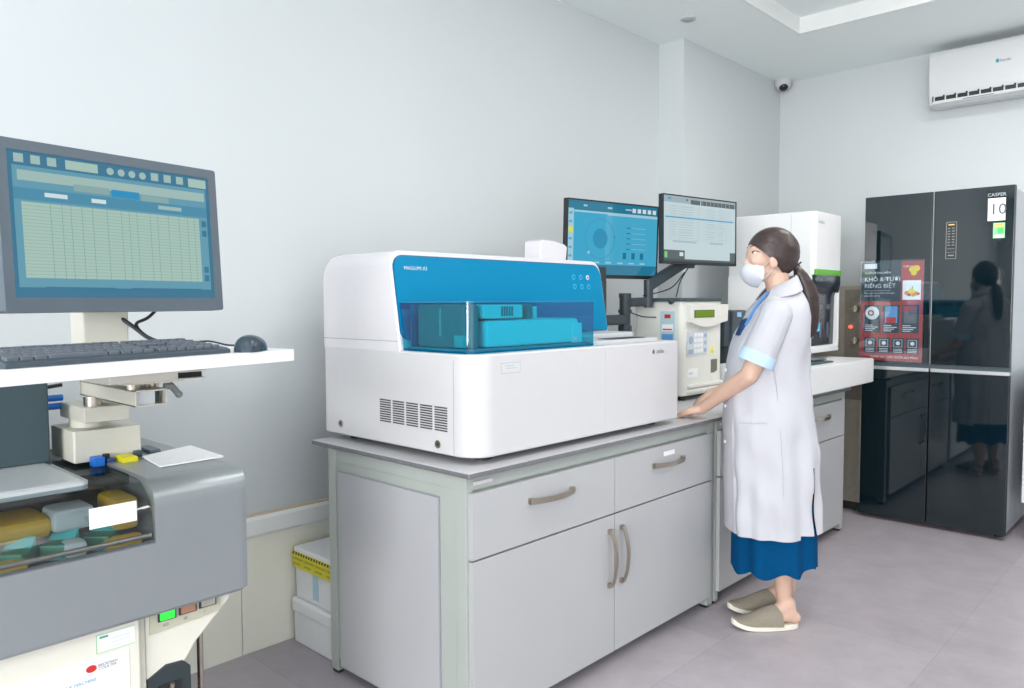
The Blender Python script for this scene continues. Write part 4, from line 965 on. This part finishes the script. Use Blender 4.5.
# lab coat: torso grid with folds, open slit at the back of the near side
prof_ = [(289, 771, 796, .062), (294, 767, 799.5, .085), (299, 763, 801, .120), (305, 757, 802.5, .158), (312, 751, 803.5, .178), (322, 746.5, 804.5, .182), (335, 739, 805.5, .180), (348, 733, 806, .172), (362, 729.5, 806, .165),
         (378, 727.5, 806.5, .160), (393, 727, 808.5, .158), (410, 727, 811, .164), (430, 726.5, 814.5, .172), (450, 727, 817.5, .178), (470, 727.5, 818.5, .182), (490, 728, 819.5, .186), (508, 728.5, 820.5, .190), (522, 729, 821, .193), (533, 729.5, 821, .196)]
def interp(py):
    for (a, b) in zip(prof_[:-1], prof_[1:]):
        if a[0] <= py <= b[0]:
            f = (py-a[0])/(b[0]-a[0]); return [a[i]*(1-f)+b[i]*f for i in range(4)]
    return list(prof_[-1])
m = MB()
def fc(b):
    N = 192; V = []; pys = [289+(533-289)*k/60 for k in range(61)]
    for py in pys:
        _, f0, b0, hv = interp(py); a0, a1 = pt(f0, py), pt(b0, py); cx = (a0.x+a1.x)/2; rx = (a1.x-a0.x)/2; row = []
        fold = max(0, (py-370)/163)
        for j in range(N):
            a = 2*PI*j/N; ca, sa = math.cos(a), math.sin(a); e = .82
            k = 1-.045*fold+fold*(.036*math.sin(7*a+.6)+.036*math.sin(12*a+1.7))+.016*math.sin(3*a+py*.09)*(py > 315)+.014*math.sin(5*a-py*.13)*(py > 315)+.012*math.sin(9*a+py*.05)*(py > 340)
            kk = k if abs(sa) > .35 else 1+(k-1)*.25
            x = cx+rx*math.copysign(abs(ca)**e, ca)*kk; y = hv*math.copysign(abs(sa)**e, sa)*kk
            z = a0.z if True else 0
            # hem: front panel hangs lower than the back panel
            if py > 500: z += .0
            row.append(b.verts.new((x, y, z)))
        V.append(row)
    for i in range(60):
        for j in range(N):
            a = 2*PI*(j+.5)/N
            py = pys[i]
            back = -.62 < math.atan2(math.sin(a), math.cos(a)) < PI-2.2
            if py > 525 and -1.32 < (a if a < PI else a-2*PI) < .9: continue          # shorter back panel
            if py > 462 and 2*PI-.98-.05*(py-462)/70 < a < 2*PI-.86: continue      # slit
            b.faces.new((V[i][j], V[i][(j+1) % N], V[i+1][(j+1) % N], V[i+1][j]))
    bmesh.ops.delete(b, geom=[v for v in b.verts if not v.link_faces], context='VERTS')
    bmesh.ops.recalc_face_normals(b, faces=b.faces)
    bmesh.ops.solidify(b, geom=b.faces[:], thickness=.004)
m._new(fc, COAT)
coat = m.build('lab_coat', P, False, smooth=1.4)
for (Sh, El, f_, nm) in ((Sn, En, -1, 0), (Sf, Ef, 1, 1)):
    m = MB(); d = (El-Sh); e = Sh+d*.74
    limb(m, [(Sh+Vector((.004, -f_*.045, .018)), .056), (Sh+Vector((0, -f_*.01, 0)), .064), (Sh.lerp(e, .5), .066)], COAT)
    m.cyl(Sh.lerp(e, .5), e, .066, COAT, .068, n=28)
    sl = fuse(m, .006, 3); sl.build('sleeve', coat, False, smooth=3)
    dn = d.normalized(); m = MB(); q = dn.orthogonal().normalized(); q2 = dn.cross(q)
    rr = [[e+dn*o_+(q*math.cos(a)+q2*math.sin(a))*r_ for a in [2*PI*k/36 for k in range(36)]] for (o_, r_) in ((-.030, .0685), (-.004, .0720), (.018, .0715), (.018, .0675), (-.028, .064))]
    m.loft(rr, CUFF, False, False); m.build('cuff', coat, False, label='light blue cuff')
# collar
m = MB()
def fcol(b):
    N = 40; V = []
    for (dz, g) in ((.046, .0), (.043, .012), (.022, .032), (-.004, .052), (-.012, .056)):
        row = []
        for j in range(N+1):
            a = -PI*.80+2*PI*.80*j/N; ca, sa = math.cos(a), math.sin(a); c = pt(783, 290)
            drop = (.5-.5*ca)
            row.append(b.verts.new((c.x+(.053+g*(.35 if ca > 0 else 1.0))*ca-.006, (.062+g*1.15)*sa, c.z+dz+.008-drop*.050)))
        V.append(row)
    for i in range(4):
        for j in range(N): b.faces.new((V[i][j], V[i][j+1], V[i+1][j+1], V[i+1][j]))
    bmesh.ops.recalc_face_normals(b, faces=b.faces); bmesh.ops.solidify(b, geom=b.faces[:], thickness=.004)
m._new(fcol, COAT); m.build('collar', coat, False, smooth=1.2)
# lapel, lanyard, pocket seam and buttons
def strip(m, path, wd, mm, off=Vector((0, 0, 1))):
    rr = []
    for i, p in enumerate(path):
        t_ = (path[min(i+1, len(path)-1)]-path[max(i-1, 0)]).normalized(); s_ = t_.cross(off).normalized(); n_ = s_.cross(t_)
        rr.append([p-s_*wd/2-n_*.0015, p+s_*wd/2-n_*.0015, p+s_*wd/2+n_*.0015, p-s_*wd/2+n_*.0015])
    m.loft(rr, mm)
LB = mat('lanyard_blue', (78, 140, 205), .5)
from mathutils.bvhtree import BVHTree
bm_ = bmesh.new(); bm_.from_mesh(coat.data); TR = BVHTree.FromBMesh(bm_); bm_.free()
for sg in (-1,):
    path = []
    for px, py in ((768, 294.5), (763, 298), (757.5, 304), (752, 312), (747.5, 320), (744, 328)):
        q = near(px+5.5, py, -.08); h = TR.ray_cast(Vector((q.x, -.5, q.z)), Vector((0, 1, 0)))[0]
        y = min(h.y if h is not None else -.04, -.03)
        path.append(Vector((q.x-.002, -sg*(y-.003) if sg > 0 else (y-.003), q.z+.002)))
    m = MB(); m.tube(path, .0055, LB, 8); m.build('lanyard', P, False)
m = MB()
m.prism([tuple((pt(750, 319).x, pt(750, 319).z)), tuple((pt(743, 322).x, pt(743, 322).z)), tuple((pt(737, 337).x, pt(737, 337).z)), tuple((pt(745, 338).x, pt(745, 338).z))], 'y', -.03, .03, mat('top_navy', (24, 60, 110), .7), .004)
m.build('navy_top', P, False)
m = MB()
for py in (372, 408, 444): c = pt(727, py); m.cyl(c+Vector((-.001, 0, 0)), c+Vector((-.007, 0, 0)), .008, WT, n=16)
m.build('buttons', coat, False)
bm_ = bmesh.new(); bm_.from_mesh(coat.data); CT_ = BVHTree.FromBMesh(bm_); bm_.free()
def oncoat(px, py, o=.0015):
    q = near(px, py, .17); h = CT_.ray_cast(Vector((q.x, -.5, q.z)), Vector((0, 1, 0)))[0]
    return Vector((q.x, (h.y if h is not None else -.1)-o, q.z))
SEAM = mat('coat_seam', (182, 182, 191), .8)
m = MB()
for pts_ in ([(745, 428), (757, 427), (770, 426)], [(775, 372), (780, 400), (782, 440), (784, 480), (785, 528)]):
    m.tube([oncoat(x, y) for x, y in pts_], .0011, SEAM, 6)
m.build('pocket_seam', coat, False)
# skirt
m = MB()
def fs(b):
    N = 96; V = []
    for k in range(30):
        f = k/29; py = 440+f*(570-440); a0, a1 = pt(735.5-.5*f, py), pt(816+3*f, py); cx = (a0.x+a1.x)/2; rx = (a1.x-a0.x)/2; hv = .152+.035*f; row = []
        for j in range(N):
            a = 2*PI*j/N; ca, sa = math.cos(a), math.sin(a); q = 1-.05*f+f*(.05*math.sin(8*a+.9)+.03*math.sin(13*a))
            row.append(b.verts.new((cx+rx*ca*(q if abs(ca) < .9 else 1), hv*sa*q, a0.z+(.012*math.sin(8*a+2.4)+.018*ca+.004)*f)))
        V.append(row)
    for i in range(29):
        for j in range(N): b.faces.new((V[i][j], V[i][(j+1) % N], V[i+1][(j+1) % N], V[i+1][j]))
    bmesh.ops.recalc_face_normals(b, faces=b.faces); bmesh.ops.solidify(b, geom=b.faces[:], thickness=.003)
m._new(fs, SKIRT); m.build('skirt', P, False, smooth=1.4)
# backless canvas shoes
for (v, x0) in feet:
    o = []
    n = 36
    for k in range(n):
        a = 2*PI*k/n; ca, sa = math.cos(a), math.sin(a)
        o.append((x0-.135+.138*ca, v+(.044-.010*ca*(1 if ca > 0 else .2))*math.copysign(abs(sa)**.8, sa)))
    m = MB(); rg = []
    for (z, ins) in ((0, .006), (.004, 0), (.020, 0), (.024, .003)):
        rg.append([(x0-.135+(x-(x0-.135))*(1-ins/.13), v+(y-v)*(1-ins/.05), z+.022*max(0, (x0-.20-x)/.08)**1.6) for x, y in o])
    m.loft(rg, SOLE); sh = m.build('shoe_sole', P, False)
    m = MB()
    def fu(b, x0=x0, v=v):
        V = []; N = 22
        for i in range(17):
            s_ = i/16; x = x0-.270+.165*s_; row = []
            hgt = .024+.052*math.sin(min(1, s_*.98)*PI/2)**.9; wd = .0445*math.sqrt(max(0, 1-(1-min(1, s_*1.9))**2.3)) if s_ > 0 else .004
            base = .021+.022*max(0, (x0-.20-x)/.08)**1.6
            for j in range(N):
                a = PI*j/(N-1); row.append(b.verts.new((x+.035*s_*abs(math.cos(a)), v+max(wd, .004)*math.cos(a), base+(hgt*(s_**.55 if s_ > 0 else .0)+.004)*math.sin(a)**.75)))
            V.append(row)
        for i in range(16):
            for j in range(N-1): b.faces.new((V[i][j], V[i][j+1], V[i+1][j+1], V[i+1][j]))
        bmesh.ops.recalc_face_normals(b, faces=b.faces); bmesh.ops.solidify(b, geom=b.faces[:], thickness=.003)
    m._new(fu, SHOE); m.build('shoe_upper', P, False, smooth=1.3)
